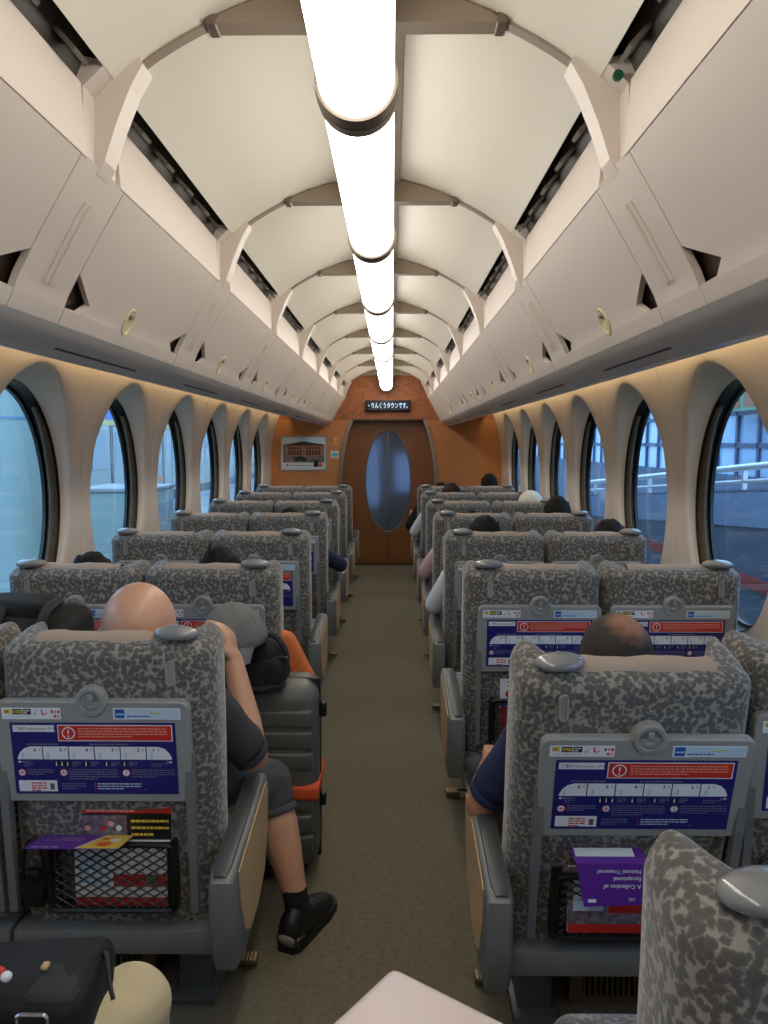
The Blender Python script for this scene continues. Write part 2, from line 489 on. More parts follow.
# cross beams and thin rib trims
bp = [(x, z - 0.004) for x, z in ARC if x <= 0.262]
beam_poly = [(x, z) for x, z in bp] + [(0.255, 2.150), (0.0, 2.150), (0.0, 2.21)]
beam_poly = [(-x, z) for x, z in beam_poly if x > 0.001][::-1] + []
full = [(x, z) for x, z in bp] + [(0.258, 2.152), (-0.258, 2.152)] + [(-x, z) for x, z in bp[::-1]]
beam = MB().prism(full, 'y', -0.022, 0.022).mesh('cross_beam', 'taupe')
trim_rings = []
for x, z in [p for p in ARC if p[0] >= 0.24]:
    trim_rings.append([(x, -0.012, z - 0.006), (x, 0.012, z - 0.006), (x, 0.012, z + 0.006), (x, -0.012, z + 0.006)])
tm = {}
for sx in (-1, 1):
    tm[sx] = MB().loft([[(sx * a, b, c) for a, b, c in r] for r in trim_rings]).mesh('rib_trim', 'taupe')
clipm = {sx: MB().rbox((sx * 0.262, 0, 2.158), (0.02, 0.05, 0.02), 0.004).mesh('beam_clip', 'ring_brown') for sx in (-1, 1)}
for y in RIBS:
    b = link_mesh('cross_beam', beam, ce, (0, y, 0))
    for sx in (-1, 1):
        link_mesh('rib_trim', tm[sx], ce, (0, y, 0))
        link_mesh('beam_clip', clipm[sx], b)

# ------------------------------------------------------------------ overhead luggage racks
FACE = [(0.612, 1.640), (0.604, 1.655), (0.5985, 1.668), (0.597, 1.671), (0.596, 1.674), (0.588, 1.694), (0.5765, 1.715), (0.5640, 1.738), (0.540, 1.78), (0.516, 1.82), (0.492, 1.86), (0.468, 1.90)]
def notch(z):
    pts = [(1.0, 0), (1.671, 0), (1.6725, 0.072), (1.694, 0.108), (1.738, 0.0), (3, 0)]
    for (a, b), (c, d) in zip(pts[:-1], pts[1:]):
        if z <= c: return b + (d - b) * (z - a) / (c - a)
FZ = sorted(set([z for _, z in FACE] + [1.6712, 1.6725, 1.683, 1.705, 1.726]))
def fx(z):
    for (a, b), (c, d) in zip(FACE[:-1], FACE[1:]):
        if z <= d + 1e-6: return a + (c - a) * (z - b) / (d - b)
    return FACE[-1][0]
def face_mesh(sx, ya, yb, na, nb, name, matn):
    """panel following the rack face between y=ya and yb; na / nb cut the corner notches"""
    F = []; B = []
    for z in FZ:
        a = ya + (notch(z) if na else 0); b = yb - (notch(z) if nb else 0)
        F.append([(sx * fx(z), a + (b - a) * t, z) for t in (0, 0.02, 0.5, 0.98, 1)])
        B.append([(sx * (fx(z) + 0.012), a + (b - a) * t, z + 0.006) for t in (0, 0.02, 0.5, 0.98, 1)])
    rings = [f + bk[::-1] for f, bk in zip(F, B)]
    return MB().loft(rings).mesh(name, matn, smooth=30)
RW = 0.107
mat('vent_bar', (96, 86, 76), 0.6)
order_plate = {}
for sx, side in ((-1, 'left'), (1, 'right')):
    rk = empty('luggage_rack', (0, 0, 0))
    tag(rk, 'long beige overhead luggage rack above the %s windows' % side, 'luggage rack', 'overhead racks')
    fm = face_mesh(sx, RW, RIBP - RW, True, True, 'bin_panel', 'rack_beige')
    rm = face_mesh(sx, -RW + 0.004, RW - 0.004, False, False, 'rib_panel', 'rack_beige')
    last = face_mesh(sx, RW, Y1 - RIBS[-1], True, False, 'bin_panel', 'rack_beige') if Y1 - RIBS[-1] > RW + 0.02 else None
    first = face_mesh(sx, 0, RIBS[0] - RW - Y0, False, True, 'bin_panel', 'rack_beige')
    # dark core behind the panels (seen through notches and seams)
    core = [(sx * (fx(z) + 0.028), z) for z in (1.64, 1.67, 1.738, 1.80, 1.885)]
    mb = MB(); n = len(core)
    mb.add([(x, Y0, z) for x, z in core] + [(x, Y1, z) for x, z in core], [(i, i + 1, n + i + 1, n + i) for i in range(n - 1)])
    mb.build('rack_core', 'dark_brown', rk)
    slot = []
    zt, zb = 1.842, 1.700
    slot_mb = MB()
    for dy in (-0.012, 0.012):
        slot_mb.tube([(sx * (fx(z) - 0.001), dy, z) for z in (zb, zb + 0.05, zb + 0.1, zt)], 0.0045, 6)
    slot_me = slot_mb.mesh('rib_slot', 'rack_beige', smooth=60)
    scr = MB().ell((sx * (fx(1.69) - 0.001), 0.0, 1.685), (0.006, 0.006, 0.006), 8, 6).mesh('rib_screw', 'ceiling_cream', smooth='full')
    # bracket ("tusk") from the rack up to the ceiling panel
    tusk = [(0.474, 1.888), (0.458, 1.912), (0.436, 1.975), (0.408, 2.040), (0.384, 2.080), (0.392, 2.094), (0.414, 2.076), (0.446, 2.050), (0.478, 2.020)]
    tk = MB().prism([(sx * x, z) for x, z in tusk], 'y', -0.028, 0.028)
    tk_me = tk.mesh('bracket', 'rack_beige')
    blk_me = MB().prism([(sx * x, z) for x, z in ((0.474, 2.02), (0.476, 1.9), (0.56, 1.9), (0.56, 2.09), (0.43, 2.06))], 'y', -0.078, 0.078).mesh('rib_block', 'rack_beige')
    dot_me = MB().cyl((0, 0, 0), 0.012, 0.006, 'x', 14).mesh('button', 'dark_brown')
    # plate with the seat numbers
    N = 24; pz = 1.697
    tilt = math.atan2(fx(1.66) - fx(1.74), 0.08)
    def pl(y, s, d):   # point on the tilted plate plane
        return (sx * (fx(pz) - math.sin(tilt) * s * 1.0 - d * math.cos(tilt)), y, pz + math.cos(tilt) * s - d * math.sin(tilt))
    rim = MB().loft([[pl(0.028 * math.cos(t) * k, 0.036 * math.sin(t) * k, d) for t in (2 * math.pi * i / N for i in range(N))] for k, d in ((1.0, -0.004), (1.0, 0.004), (0.86, 0.005), (0.82, 0.002), (0.3, 0.0015))])
    rim_me = rim.mesh('seat_number_plate', 'plate_ivory', smooth=40)
    lens_me = MB().loft([[pl(0.013 * math.cos(t) * k, 0.017 + 0.009 * math.sin(t) * k, d) for t in (2 * math.pi * i / N for i in range(N))] for k, d in ((1.0, 0.001), (1.0, 0.005), (0.7, 0.008), (0.1, 0.009))]).mesh('lens', 'taupe', smooth=40)
    cap_mb = MB(); rr = random.Random(3)
    for row in range(2):
        for grp in (-0.032, 0.008):
            for q in range(4):
                y0 = grp + q * 0.0062; s0 = -0.056 - row * 0.011
                cap_mb.add([pl(y0, s0, 0.0012), pl(y0 + 0.0042, s0, 0.0012), pl(y0 + 0.0042, s0 + rr.choice((0.006, 0.008)), 0.0012), pl(y0, s0 + 0.007, 0.0012)], [(0, 1, 2, 3)])
    cap_me = cap_mb.mesh('plate_marking', 'text_grey')
    # ledge strip above the face, vent channel with slats
    strip = MB().prism([(sx * 0.468, 1.897), (sx * 0.476, 2.024), (sx * 0.486, 2.024), (sx * 0.486, 1.890)], 'y', 0.083, RIBP - 0.083).mesh('ledge_strip', 'rack_beige')
    vent_me = MB().prism([(sx * 0.500, 2.005), (sx * 0.530, 2.02), (sx * 0.530, 2.10), (sx * 0.470, 2.10), (sx * 0.462, 2.085)], 'y', 0.05, RIBP - 0.05).mesh('air_vent', 'dark_channel')
    sl = MB()
    for q in range(5):
        y = 0.17 + q * (RIBP - 0.34) / 4
        sl.box((sx * 0.468, y, 2.052), (0.012, 0.055, 0.058), None, rot('Y', sx * 40))
    sl_me = sl.mesh('vent_bars', 'dark_channel')
    grid_me = [MB().box((sx * 0.462, 0.17 + q * (RIBP - 0.34) / 4, 2.048), (0.008, 0.05, 0.062), None, rot('Y', sx * 42)).mesh('vent_bar', 'vent_bar') for q in range(5)]
    for k, y in enumerate(RIBS):
        rp = link_mesh('rib_panel', rm, rk, (0, y, 0))
        link_mesh('rib_slot', slot_me, rp)
        pass
        link_mesh('bracket', tk_me, rk, (0, y, 0)); rb = link_mesh('rib_block', blk_me, rk, (0, y, 0))
        if y + RW < Y1 - RIBP + 0.2:
            link_mesh('bin_panel', fm, rk, (0, y, 0))
            p = link_mesh('seat_number_plate', rim_me, rk, (0, y + 0.45, 0))
            link_mesh('lens', lens_me, p); link_mesh('plate_marking', cap_me, p)
            link_mesh('ledge_strip', strip, rk, (0, y, 0))
            v = link_mesh('air_vent', vent_me, rk, (0, y, 0))
            for g in grid_me: link_mesh('vent_bar', g, v)
    link_mesh('bin_panel', first, rk, (0, Y0, 0))
    if last: link_mesh('bin_panel', last, rk, (0, RIBS[-1], 0))
    if sx == 1:
        b = MB().cyl((0.0, 0, 0), 0.009, 0.008, 'y', 16).build('green_button', 'text_grey', rk, loc=(0.452, RIBS[3] - 0.088, 2.028))
        b.data.materials[0] = mat('button_green', (30, 84, 56), 0.4)
    # underside
    und = bez([(0.612, 1.640), (0.630, 1.622), (0.66, 1.603), (0.69, 1.592), (0.72, 1.594), (0.95, 1.655), (1.085, 1.695), (1.10, 1.705), (1.10, 1.80)], 4)
    n = len(und); mb = MB()
    mb.add([(sx * p[0], Y0, p[1]) for p in und] + [(sx * p[0], Y1, p[1]) for p in und], [(i, i + 1, n + i + 1, n + i) for i in range(n - 1)])
    mb.build('underside', 'underside_grey', rk, smooth=50)
    slit = MB().box((0, 0, 0), (0.006, 0.52, 0.0012), None, rot('Y', sx * 32)).mesh('underside_slit', 'dark_channel')
    for y in RIBS[:-1]: link_mesh('underside_slit', slit, rk, (sx * 0.660, y + 0.46, 1.6028))
    # warm cove lamp on the wall side of the rack
    cv = empty('cove_light', (0, 0, 0))
    tag(cv, 'warm strip light along the top of the %s wall under the rack' % side, 'light', 'cove lights')
    MB().span(sx * 1.110, sx * 1.140, Y0 + 0.1, Y1 - 0.05, 1.768, 1.778).build('strip', 'cove', cv)
    MB().span(sx * 1.102, sx * 1.30, Y0 + 0.05, Y1 - 0.02, 1.782, 1.80).build('housing', 'rack_beige', cv)

# ------------------------------------------------------------------ tube lamps
N = 40; TR, TZ = 0.069, 2.050
def arc_mesh(name, matn, a0, a1, r, rin):
    n = 28; A = [math.radians(a0 + (a1 - a0) * i / n) for i in range(n + 1)]
    sec = [(r * math.sin(t), TZ + r * math.cos(t)) for t in A] + [(rin * math.sin(t), TZ + rin * math.cos(t)) for t in A[::-1]]
    return MB().prism(sec, 'y', 0.035, RIBP - 0.035).mesh(name, matn, smooth=60)
tube_me = arc_mesh('diffuser', 'tube', 62, 298, TR, TR - 0.006)
hous_me = arc_mesh('housing', 'ring_brown', -62, 62, TR - 0.001, TR - 0.01)
def ringmesh():
    mb = MB(); R = []
    for y, r in ((-0.036, TR + 0.002), (-0.036, TR + 0.006), (-0.004, TR + 0.008), (-0.002, TR + 0.003), (0.002, TR + 0.003), (0.004, TR + 0.008), (0.036, TR + 0.006), (0.036, TR + 0.002)):
        R.append([(r * math.cos(2 * math.pi * i / N), y, TZ + r * math.sin(2 * math.pi * i / N)) for i in range(N)])
    mb.loft(R); return mb.mesh('end_ring', 'ring_brown', smooth=30)
ring_me = ringmesh()
stem_me = MB().span(-0.03, 0.03, -0.03, 0.03, TZ + TR - 0.01, 2.22).mesh('stem', 'ring_brown')
nm = ['nearest', 'second', 'third', 'fourth', 'fifth', 'sixth', 'seventh', 'eighth']
for k, y in enumerate(RIBS[:-1]):
    t = empty('tube_light', (0, y, 0))
    q = k - 2
    tag(t, ('glowing white tube ceiling light, %s along the aisle ahead' % nm[q]) if q >= 0 else ('glowing white tube ceiling light %s the rear end wall' % ('touching', 'second from')[k]), 'light', 'tube lights')
    link_mesh('diffuser', tube_me, t); link_mesh('housing', hous_me, t); link_mesh('end_ring', ring_me, t); link_mesh('stem', stem_me, t)
    if k == len(RIBS) - 2: link_mesh('end_ring', ring_me, t, (0, RIBP, 0))

# ------------------------------------------------------------------ end walls, doorway, door
def door_half(z):
    pts = [(0.0, 0.47), (0.4, 0.515), (0.8, 0.54), (1.05, 0.535), (1.3, 0.505), (1.5, 0.462), (1.66, 0.405)]
    for (a, b), (c, d) in zip(pts[:-1], pts[1:]):
        if z <= c: return b + (d - b) * (z - a) / (c - a)
    return pts[-1][1]
DX = 0.02
we = empty('wall_front'); tag(we, kind='structure')
zs = [i * 0.0553 for i in range(31)]
for sx in (-1, 1):
    poly = [(DX + sx * door_half(z), z) for z in zs] + [(sx * 1.42, zs[-1]), (sx * 1.42, 0)]
    if sx < 0: poly = poly[::-1]
    # split to quads to keep the concave edge clean
    mb = MB()
    for a, b in zip(zs[:-1], zs[1:]):
        xa, xb = DX + sx * door_half(a), DX + sx * door_half(b); xo = sx * 1.42
        mb.add([(xa, Y1, a), (xo, Y1, a), (xo, Y1, b), (xb, Y1, b), (xa, Y1 + 0.1, a), (xb, Y1 + 0.1, b)], [(0, 1, 2, 3), (0, 3, 5, 4)])
    mb.build('side_panel', 'orange_wall', we)
mb = MB()
mb.span(-1.42, 1.42, Y1, Y1 + 0.1, zs[-1], 2.5)
mb.build('arch_panel', 'mottled_brown', we)
# steel door frame: two curved posts and a lintel
for sx in (-1, 1):
    rings = []
    for z in zs:
        x = DX + sx * door_half(z)
        rings.append([(x - sx * 0.012, Y1 - 0.02, z), (x + sx * 0.022, Y1 - 0.02, z), (x + sx * 0.022, Y1 + 0.02, z), (x - sx * 0.012, Y1 + 0.02, z)])
    MB().loft(rings).build('frame_post', 'frame_steel', we)
MB().span(DX - 0.42, DX + 0.42, Y1 - 0.015, Y1 + 0.02, 1.652, 1.668).build('lintel', 'dark_brown', we)
# the sliding door with its oval glass
dr = empty('door_1', (DX, Y1 + 0.13, 0)); tag(dr, kind='structure')
OA, OB, OZ = 0.262, 0.588, 0.962
ang = [2 * math.pi * i / 64 for i in range(64)]
def rect_hit(t, hw, z0, z1, cz):
    c, s = math.cos(t), math.sin(t); k = 1e9
    if abs(c) > 1e-6: k = min(k, hw / abs(c))
    if s > 1e-6: k = min(k, (z1 - cz) / s)
    if s < -1e-6: k = min(k, (cz - z0) / -s)
    return (k * c, cz + k * s)
hit = [math.atan2(z - OZ, x) for x, z in ((0.6, 1.72), (-0.6, 1.72), (-0.6, 0.0), (0.6, 0.0))]
aa = sorted(ang + [h % (2 * math.pi) for h in hit])
outer = [rect_hit(t, 0.6, 0.0, 1.72, OZ) for t in aa]
inner = []
for t in aa:
    k = 1 / math.sqrt((math.cos(t) / OA) ** 2 + (math.sin(t) / OB) ** 2); inner.append((k * math.cos(t), OZ + k * math.sin(t)))
MB().loft([[(x, 0.04, z) for x, z in outer], [(x, 0.0, z) for x, z in outer], [(x, 0.0, z) for x, z in inner], [(x, 0.04, z) for x, z in inner]], cap=False).build('door_leaf', 'door_brown', dr)
MB().tube([(x * 1.0, -0.002, z) for x, z in inner], 0.008, 6, closed=True).build('oval_frame', 'frame_steel', dr, smooth=60)
MB().prism(inner, 'y', 0.012, 0.020).build('oval_pane', 'frosted_glass', dr)
MB().span(-0.004, 0.004, -0.003, 0.001, 0.0, OZ - OB).build('leaf_joint', 'dark_brown', dr)
mb = MB().span(-0.004, 0.004, 0.006, 0.011, OZ - OB, OZ + OB); mb.build('glass_joint', 'frame_steel', dr)
for zz, xx in ((OZ + 0.06, 0.0), (OZ - OB + 0.06, 0.1), (OZ - OB + 0.06, -0.1), (OZ + 0.45, 0.17), (OZ + 0.45, -0.17)):
    MB().ell((xx, -0.004, zz), (0.012, 0.008, 0.012), 10, 6).build('bolt', 'steel', dr, smooth='full')
# vestibule behind the door: glowing panels added to show blue-white through the glass
vb = empty('wall_vestibule'); tag(vb, kind='structure')
MB().span(-1.3, 1.3, Y1 + 1.75, Y1 + 1.8, 0, 2.4).build('end_panel', 'parapet_dark', vb)
MB().span(-1.35, -1.3, Y1 + 0.18, Y1 + 1.8, 0, 2.4).build('side_panel', 'parapet_blue', vb)
MB().span(1.3, 1.35, Y1 + 0.18, Y1 + 1.8, 0, 2.4).build('side_panel', 'parapet_blue', vb)
MB().span(-1.3, 1.3, Y1 + 0.18, Y1 + 1.8, 2.4, 2.42).build('top_panel', 'wall_beige', vb)
MB().span(-1.3, 1.3, Y1 + 0.15, Y1 + 1.8, -0.05, 0).build('floor_panel', 'carpet', vb)
mat('vest_top_glow', (200, 220, 255), 0.5, emit=(140, 185, 255), estr=1.4)
mat('vest_pane_glow', (200, 220, 255), 0.5, emit=(130, 175, 240), estr=0.55)
MB().span(-0.30, -0.12, Y1 + 1.73, Y1 + 1.75, 0.55, 1.45).build('glow_pane', 'vest_pane_glow', vb)
MB().span(0.12, 0.34, Y1 + 1.73, Y1 + 1.75, 0.75, 1.25).build('glow_pane', 'vest_pane_glow', vb)
MB().span(-0.2, 0.2, Y1 + 0.8, Y1 + 1.2, 2.385, 2.395).build('glow_panel', 'vest_top_glow', vb)
# rear wall behind the viewpoint
wb = empty('wall_back'); tag(wb, kind='structure')
MB().span(-1.42, 1.42, Y0 - 0.1, Y0, 0, 2.5).build('back_panel', 'orange_wall', wb)

# LED sign over the door
sg = empty('led_sign', (DX, Y1, 1.815)); tag(sg, 'dark LED sign with white Japanese lettering above the end door', 'sign')
MB().rbox((0, -0.02, 0), (0.50, 0.05, 0.125), 0.006).build('case', 'gasket', sg, smooth=40)
MB().span(-0.235, 0.235, -0.047, -0.044, -0.05, 0.05).build('screen', 'led_black', sg)
p = Print(-0.0475); vs, fs = text_geo('・りんくうタウンです。', 0.062)
w = max(v[0] for v in vs) - min(v[0] for v in vs); k = 0.44 / w; x0 = min(v[0] for v in vs)
p.mb.add([(-0.22 + (a - x0) * k, -0.0485, -0.023 + b * 1.15) for a, b in vs], fs, 0)
p.mb.build('lettering', 'led', sg, fixn=False)

# framed poster and small notices on the left part of the end wall
po = empty('framed_poster', (-0.935, Y1, 1.285)); tag(po, 'framed white poster with a photo of a building on the orange end wall', 'poster')
mb = MB()
for x0, x1, z0, z1 in ((-0.262, 0.262, 0.184, 0.196), (-0.262, 0.262, -0.196, -0.184), (-0.262, -0.250, -0.184, 0.184), (0.250, 0.262, -0.184, 0.184)):
    mb.span(x0, x1, -0.016, 0, z0, z1)
mb.build('frame', 'steel', po)
MB().span(-0.25, 0.25, -0.008, 0, -0.184, 0.184).build('sheet', 'poster_white', po)
p = Print(-0.0085)
p.rect(-0.235, 0.235, -0.105, 0.170, 0, 1); p.rect(-0.235, 0.235, 0.10, 0.170, 1, 2)
p.poly([(-0.2, 0.10), (0.0, 0.135), (0.22, 0.10), (0.22, 0.085), (-0.2, 0.085)], 3, 3)
p.rect(-0.18, -0.02, -0.03, 0.085, 2, 3); p.rect(0.02, 0.2, -0.03, 0.085, 2, 3)
for i in range(5):
    p.rect(-0.175 + i * 0.031, -0.152 + i * 0.031, -0.02, 0.03, 3, 4); p.rect(0.027 + i * 0.034, 0.05 + i * 0.034, -0.02, 0.03, 3, 4)
    p.rect(-0.175 + i * 0.031, -0.152 + i * 0.031, 0.045, 0.07, 3, 4); p.rect(0.027 + i * 0.034, 0.05 + i * 0.034, 0.045, 0.07, 3, 4)
p.poly([(-0.12, -0.09), (-0.10, -0.045), (-0.03, -0.03), (0.03, -0.06), (0.04, -0.09)], 4, 5)
p.rect(0.11, 0.165, -0.155, -0.075, 4, 5); p.poly([(0.16, -0.15), (0.185, -0.085), (0.215, -0.15)], 5, 6)
p.rect(-0.20, -0.175, -0.145, -0.125, 6, 5); p.rect(-0.16, 0.08, -0.142, -0.134, 7, 5)
p.mb.build('printed_picture', ['poster_photo', 'print_skyblue', 'mottled_brown', 'shell_dark', 'print_black', 'print_red', 'print_blue', 'print_grey'], po, fixn=False)
n1 = empty('wall_notice', (-0.585, Y1, 1.27)); tag(n1, 'small white and teal notice beside the framed poster', 'notice')
MB().span(-0.045, 0.045, -0.004, 0, -0.045, 0.045).build('sheet', 'poster_white', n1)
p = Print(-0.0042); p.rect(-0.035, 0.035, -0.02, 0.015, 0); p.disc(0, 0.03, 0.007, 0); p.rect(-0.03, 0.03, -0.035, -0.028, 1)
mat('print_teal', (90, 170, 180), 0.4); p.mb.build('print', ['print_teal', 'print_grey'], n1, fixn=False)
n2 = empty('wall_emblem', (-0.575, Y1, 1.43)); tag(n2, 'pale cup-shaped emblem on the orange wall above the teal notice', 'emblem')
p = Print(-0.0005); mat('emblem_pale', (212, 170, 128), 0.5)
p.poly([(-0.03, 0.035), (-0.008, 0.0), (-0.008, -0.015), (0.008, -0.015), (0.008, 0.0), (0.03, 0.035)], 0); p.rect(-0.02, 0.02, -0.035, -0.025, 0); p.rect(-0.04, 0.04, -0.055, -0.047, 0)
p.mb.build('emblem_print', 'emblem_pale', n2, fixn=False)
# ------------------------------------------------------------------ seats
HW = 0.241
def seat_outline(hw, wl):
    """plan outline of the backrest, rear at y=0, wings to y=wl (right half mirrored)"""
    h = [(0, 0), (0.06, 0), (0.12, 0.0005), (0.165, 0.002), (hw - 0.045, 0.005), (hw - 0.024, 0.014), (hw - 0.010, 0.030), (hw - 0.002, 0.052), (hw, 0.08), (hw, 0.72 * wl),
         (hw - 0.003, 0.88 * wl), (hw - 0.014, 0.97 * wl), (hw - 0.028, wl), (hw - 0.042, 0.97 * wl), (hw - 0.054, 0.86 * wl), (hw - 0.066, 0.70 * wl), (hw - 0.085, 0.56 * wl), (hw - 0.11, 0.50 * wl), (0.06, 0.47 * wl), (0, 0.46 * wl)]
    return h + [(-x, y) for x, y in h[-2:0:-1]]
def inset(pts, d):
    n = len(pts); out = []
    for i in range(n):
        a = Vector(pts[i - 1]); b = Vector(pts[(i + 1) % n]); t = (b - a)
        if t.length < 1e-9: out.append(pts[i]); continue
        t.normalize(); out.append((pts[i][0] - t.y * d, pts[i][1] + t.x * d))
    return out
def sstep(t):
    t = max(0, min(1, t)); return t * t * (3 - 2 * t)

TAG = [0.0]
def rear_y(z):
    return 0.075 - 0.085 * (z - 0.26) / 0.70 if z < 0.80 else 0.0094 - 0.004 * (z - 0.8) / 0.15

def make_label():
    """the flat print on a folded tray: local (x,z) centred on the tray"""
    p = Print(0.0)
    W, H = 0.183, 0.172      # half width, height of the blue sheet
    zb = -0.103
    p.rect(-W, W, zb, zb + H, 0, 1)
    zt = zb + H
    p.rect(-W + 0.006, -W + 0.098, zt - 0.022, zt - 0.006, 2, 2)
    p.text('ご案内 Information 안내', -W + 0.010, zt - 0.0175, 0.0088, 4, 3)
    p.rect(-0.078, W - 0.007, zt - 0.044, zt - 0.005, 2, 2)
    p.rect(-0.076, W - 0.009, zt - 0.042, zt - 0.007, 1, 3)
    p.disc(-0.054, zt - 0.0245, 0.0148, 2, 4); p.disc(-0.054, zt - 0.0245, 0.0122, 1, 5); p.rect(-0.0556, -0.0524, zt - 0.026, zt - 0.016, 2, 6); p.rect(-0.0556, -0.0524, zt - 0.0335, zt - 0.030, 2, 6)
    p.lines(-0.032, W - 0.018, zt - 0.0125, 4, 0.0062, 0.0030, 5, 4, 4)
    # train diagram, cars 6 to 1
    zc = zt - 0.088; hc = 0.031
    for x0, x1 in ((-0.150, -0.03), (-0.01, 0.135)): p.lines(x0, x1, zt - 0.050, 1, 0.006, 0.003, 3, 2, 9)
    xs = [-W + 0.010 + i * (2 * W - 0.020) / 6 for i in range(7)]
    for i in range(6):
        a, b = xs[i] + 0.0012, xs[i + 1] - 0.0012
        if i == 0: p.poly([(a, zc), (b, zc), (b, zc + hc), (a + 0.030, zc + hc), (a + 0.016, zc + hc * 0.86), (a + 0.006, zc + hc * 0.55), (a, zc + hc * 0.15)], 2, 2)
        elif i == 5: p.poly([(a, zc), (b, zc), (b, zc + hc * 0.15), (b - 0.006, zc + hc * 0.55), (b - 0.016, zc + hc * 0.86), (b - 0.030, zc + hc), (a, zc + hc)], 2, 2)
        else: p.rect(a, b, zc, zc + hc, 2, 2)
        p.text(str(6 - i), (a + b) / 2 + (0.012 if i < 5 else -0.012), zc + hc - 0.012, 0.0125, 4, 3, 'CENTER', 0.0002)
        p.text('号', (a + b) / 2 + (0.018 if i < 5 else -0.005), zc + hc - 0.0105, 0.007, 6, 3)
        p.poly([(a + 0.006, zc + 0.002), (a + 0.014, zc + 0.002), (a + 0.014, zc + 0.016), (a + 0.009, zc + 0.018)], 7, 3)
    p.poly([(xs[0], zc - 0.006), (xs[0] + 0.006, zc - 0.003), (xs[0] + 0.006, zc - 0.009)], 2, 2); p.rect(xs[0] + 0.006, xs[0] + 0.014, zc - 0.0065, zc - 0.0055, 2, 2)
    p.poly([(xs[6], zc - 0.006), (xs[6] - 0.006, zc - 0.009), (xs[6] - 0.006, zc - 0.003)], 2, 2); p.rect(xs[6] - 0.014, xs[6] - 0.006, zc - 0.0065, zc - 0.0055, 2, 2)
    p.lines(xs[0] + 0.014, xs[0] + 0.034, zc - 0.005, 3, 0.005, 0.0022, 3, 2, 2); p.lines(xs[6] - 0.048, xs[6] - 0.010, zc - 0.009, 2, 0.005, 0.0022, 3, 2, 3)
    # pictograms
    for x, s in ((-0.092, 3), (-0.026, 1), (0.020, 1), (0.060, 1)):
        for q in range(s):
            p.rect(x + q * 0.0125, x + q * 0.0125 + 0.011, zc - 0.0165, zc - 0.004, 4, 3)
            p.rect(x + q * 0.0125 + 0.004, x + q * 0.0125 + 0.007, zc - 0.015, zc - 0.008, 2, 4); p.disc(x + q * 0.0125 + 0.0055, zc - 0.0062, 0.0013, 2, 4, 8)
        p.lines(x + s * 0.0125 + 0.003, x + s * 0.0125 + 0.022, zc - 0.0055, 3, 0.004, 0.002, 3, 2, 5)
    # three warning roundels with lines of text
    zr = zc - 0.032
    for x, x1, n in ((-0.165, -0.095, 3), (-0.072, 0.050, 5), (0.068, 0.176, 4)):
        p.disc(x, zr, 0.0088, 1, 2); p.disc(x, zr, 0.0072, 2, 3); p.rect(x - 0.001, x + 0.001, zr - 0.001, zr + 0.005, 4, 4); p.rect(x - 0.001, x + 0.001, zr - 0.0045, zr - 0.0025, 4, 4)
        if x < 0.05: p.rect(x - 0.006, x + 0.006, zr - 0.001, zr + 0.001, 1, 5)
        p.lines(x + 0.012, x1, zr + 0.008, n, 0.0055, 0.0022, 3, 2, int(x * 100) + 50)
    # bottom row
    p.rect(-W + 0.008, -W + 0.094, zb + 0.006, zb + 0.033, 2, 2)
    p.lines(-W + 0.036, -W + 0.070, zb + 0.028, 4, 0.006, 0.0032, 1, 3, 6); p.rect(-W + 0.078, -W + 0.088, zb + 0.010, zb + 0.026, 6, 3)
    p.lines(-W + 0.104, -W + 0.158, zb + 0.026, 3, 0.006, 0.0026, 3, 2, 7)
    p.rect(-0.004, -0.0025, zb + 0.008, zb + 0.028, 1, 2); p.lines(0.002, 0.10, zb + 0.026, 3, 0.006, 0.0024, 8, 2, 8); p.lines(0.105, 0.112, zb + 0.012, 1, 0.005, 0.002, 3, 2, 8)
    # two strips above the blue sheet
    z0, z1 = zt + 0.008, zt + 0.035
    p.rect(-0.198, -0.068, z0, z1, 2, 1)
    p.rect(-0.193, -0.178, z0 + 0.013, z0 + 0.023, 9, 2); p.text('uff', -0.1925, z0 + 0.0155, 0.009, 4, 3)
    p.rect(-0.174, -0.153, z0 + 0.011, z0 + 0.024, 4, 2); p.rect(-0.172, -0.155, z0 + 0.014, z0 + 0.021, 9, 3); p.lines(-0.170, -0.157, z0 + 0.0195, 2, 0.003, 0.0015, 4, 4, 3)
    p.rect(-0.151, -0.133, z0 + 0.011, z0 + 0.024, 4, 2); p.lines(-0.149, -0.136, z0 + 0.021, 2, 0.005, 0.0024, 2, 3, 2)
    p.disc(-0.122, z0 + 0.019, 0.003, 7, 2); p.lines(-0.128, -0.116, z0 + 0.013, 1, 0.004, 0.002, 6, 2, 3)
    p.text('L', -0.111, z0 + 0.011, 0.017, 1, 2, 'LEFT', 0.0006); p.lines(-0.102, -0.094, z0 + 0.016, 1, 0.004, 0.003, 5, 2, 2)
    for i in range(3): p.rect(-0.089 + i * 0.007, -0.084 + i * 0.007, z0 + 0.014, z0 + 0.021, (6, 5, 1)[i], 2)
    for i in range(2): p.rect(-0.083 + i * 0.007, -0.078 + i * 0.007, z0 + 0.004, z0 + 0.010, 1 if i == 0 else 5, 2)
    p.lines(-0.193, -0.095, z0 + 0.007, 1, 0.004, 0.0022, 8, 2, 5)
    p.rect(0.048, 0.196, z0, z1, 2, 1); p.rect(0.050, 0.194, z0 + 0.002, z1 - 0.002, 8, 2); p.rect(0.052, 0.073, z0 + 0.003, z1 - 0.003, 10, 3)
    p.rect(0.054, 0.071, z0 + 0.011, z0 + 0.014, 8, 4)
    p.lines(0.078, 0.165, z0 + 0.009, 1, 0.005, 0.003, 10, 3, 4); p.lines(0.130, 0.168, z0 + 0.017, 1, 0.005, 0.003, 9, 3, 4)
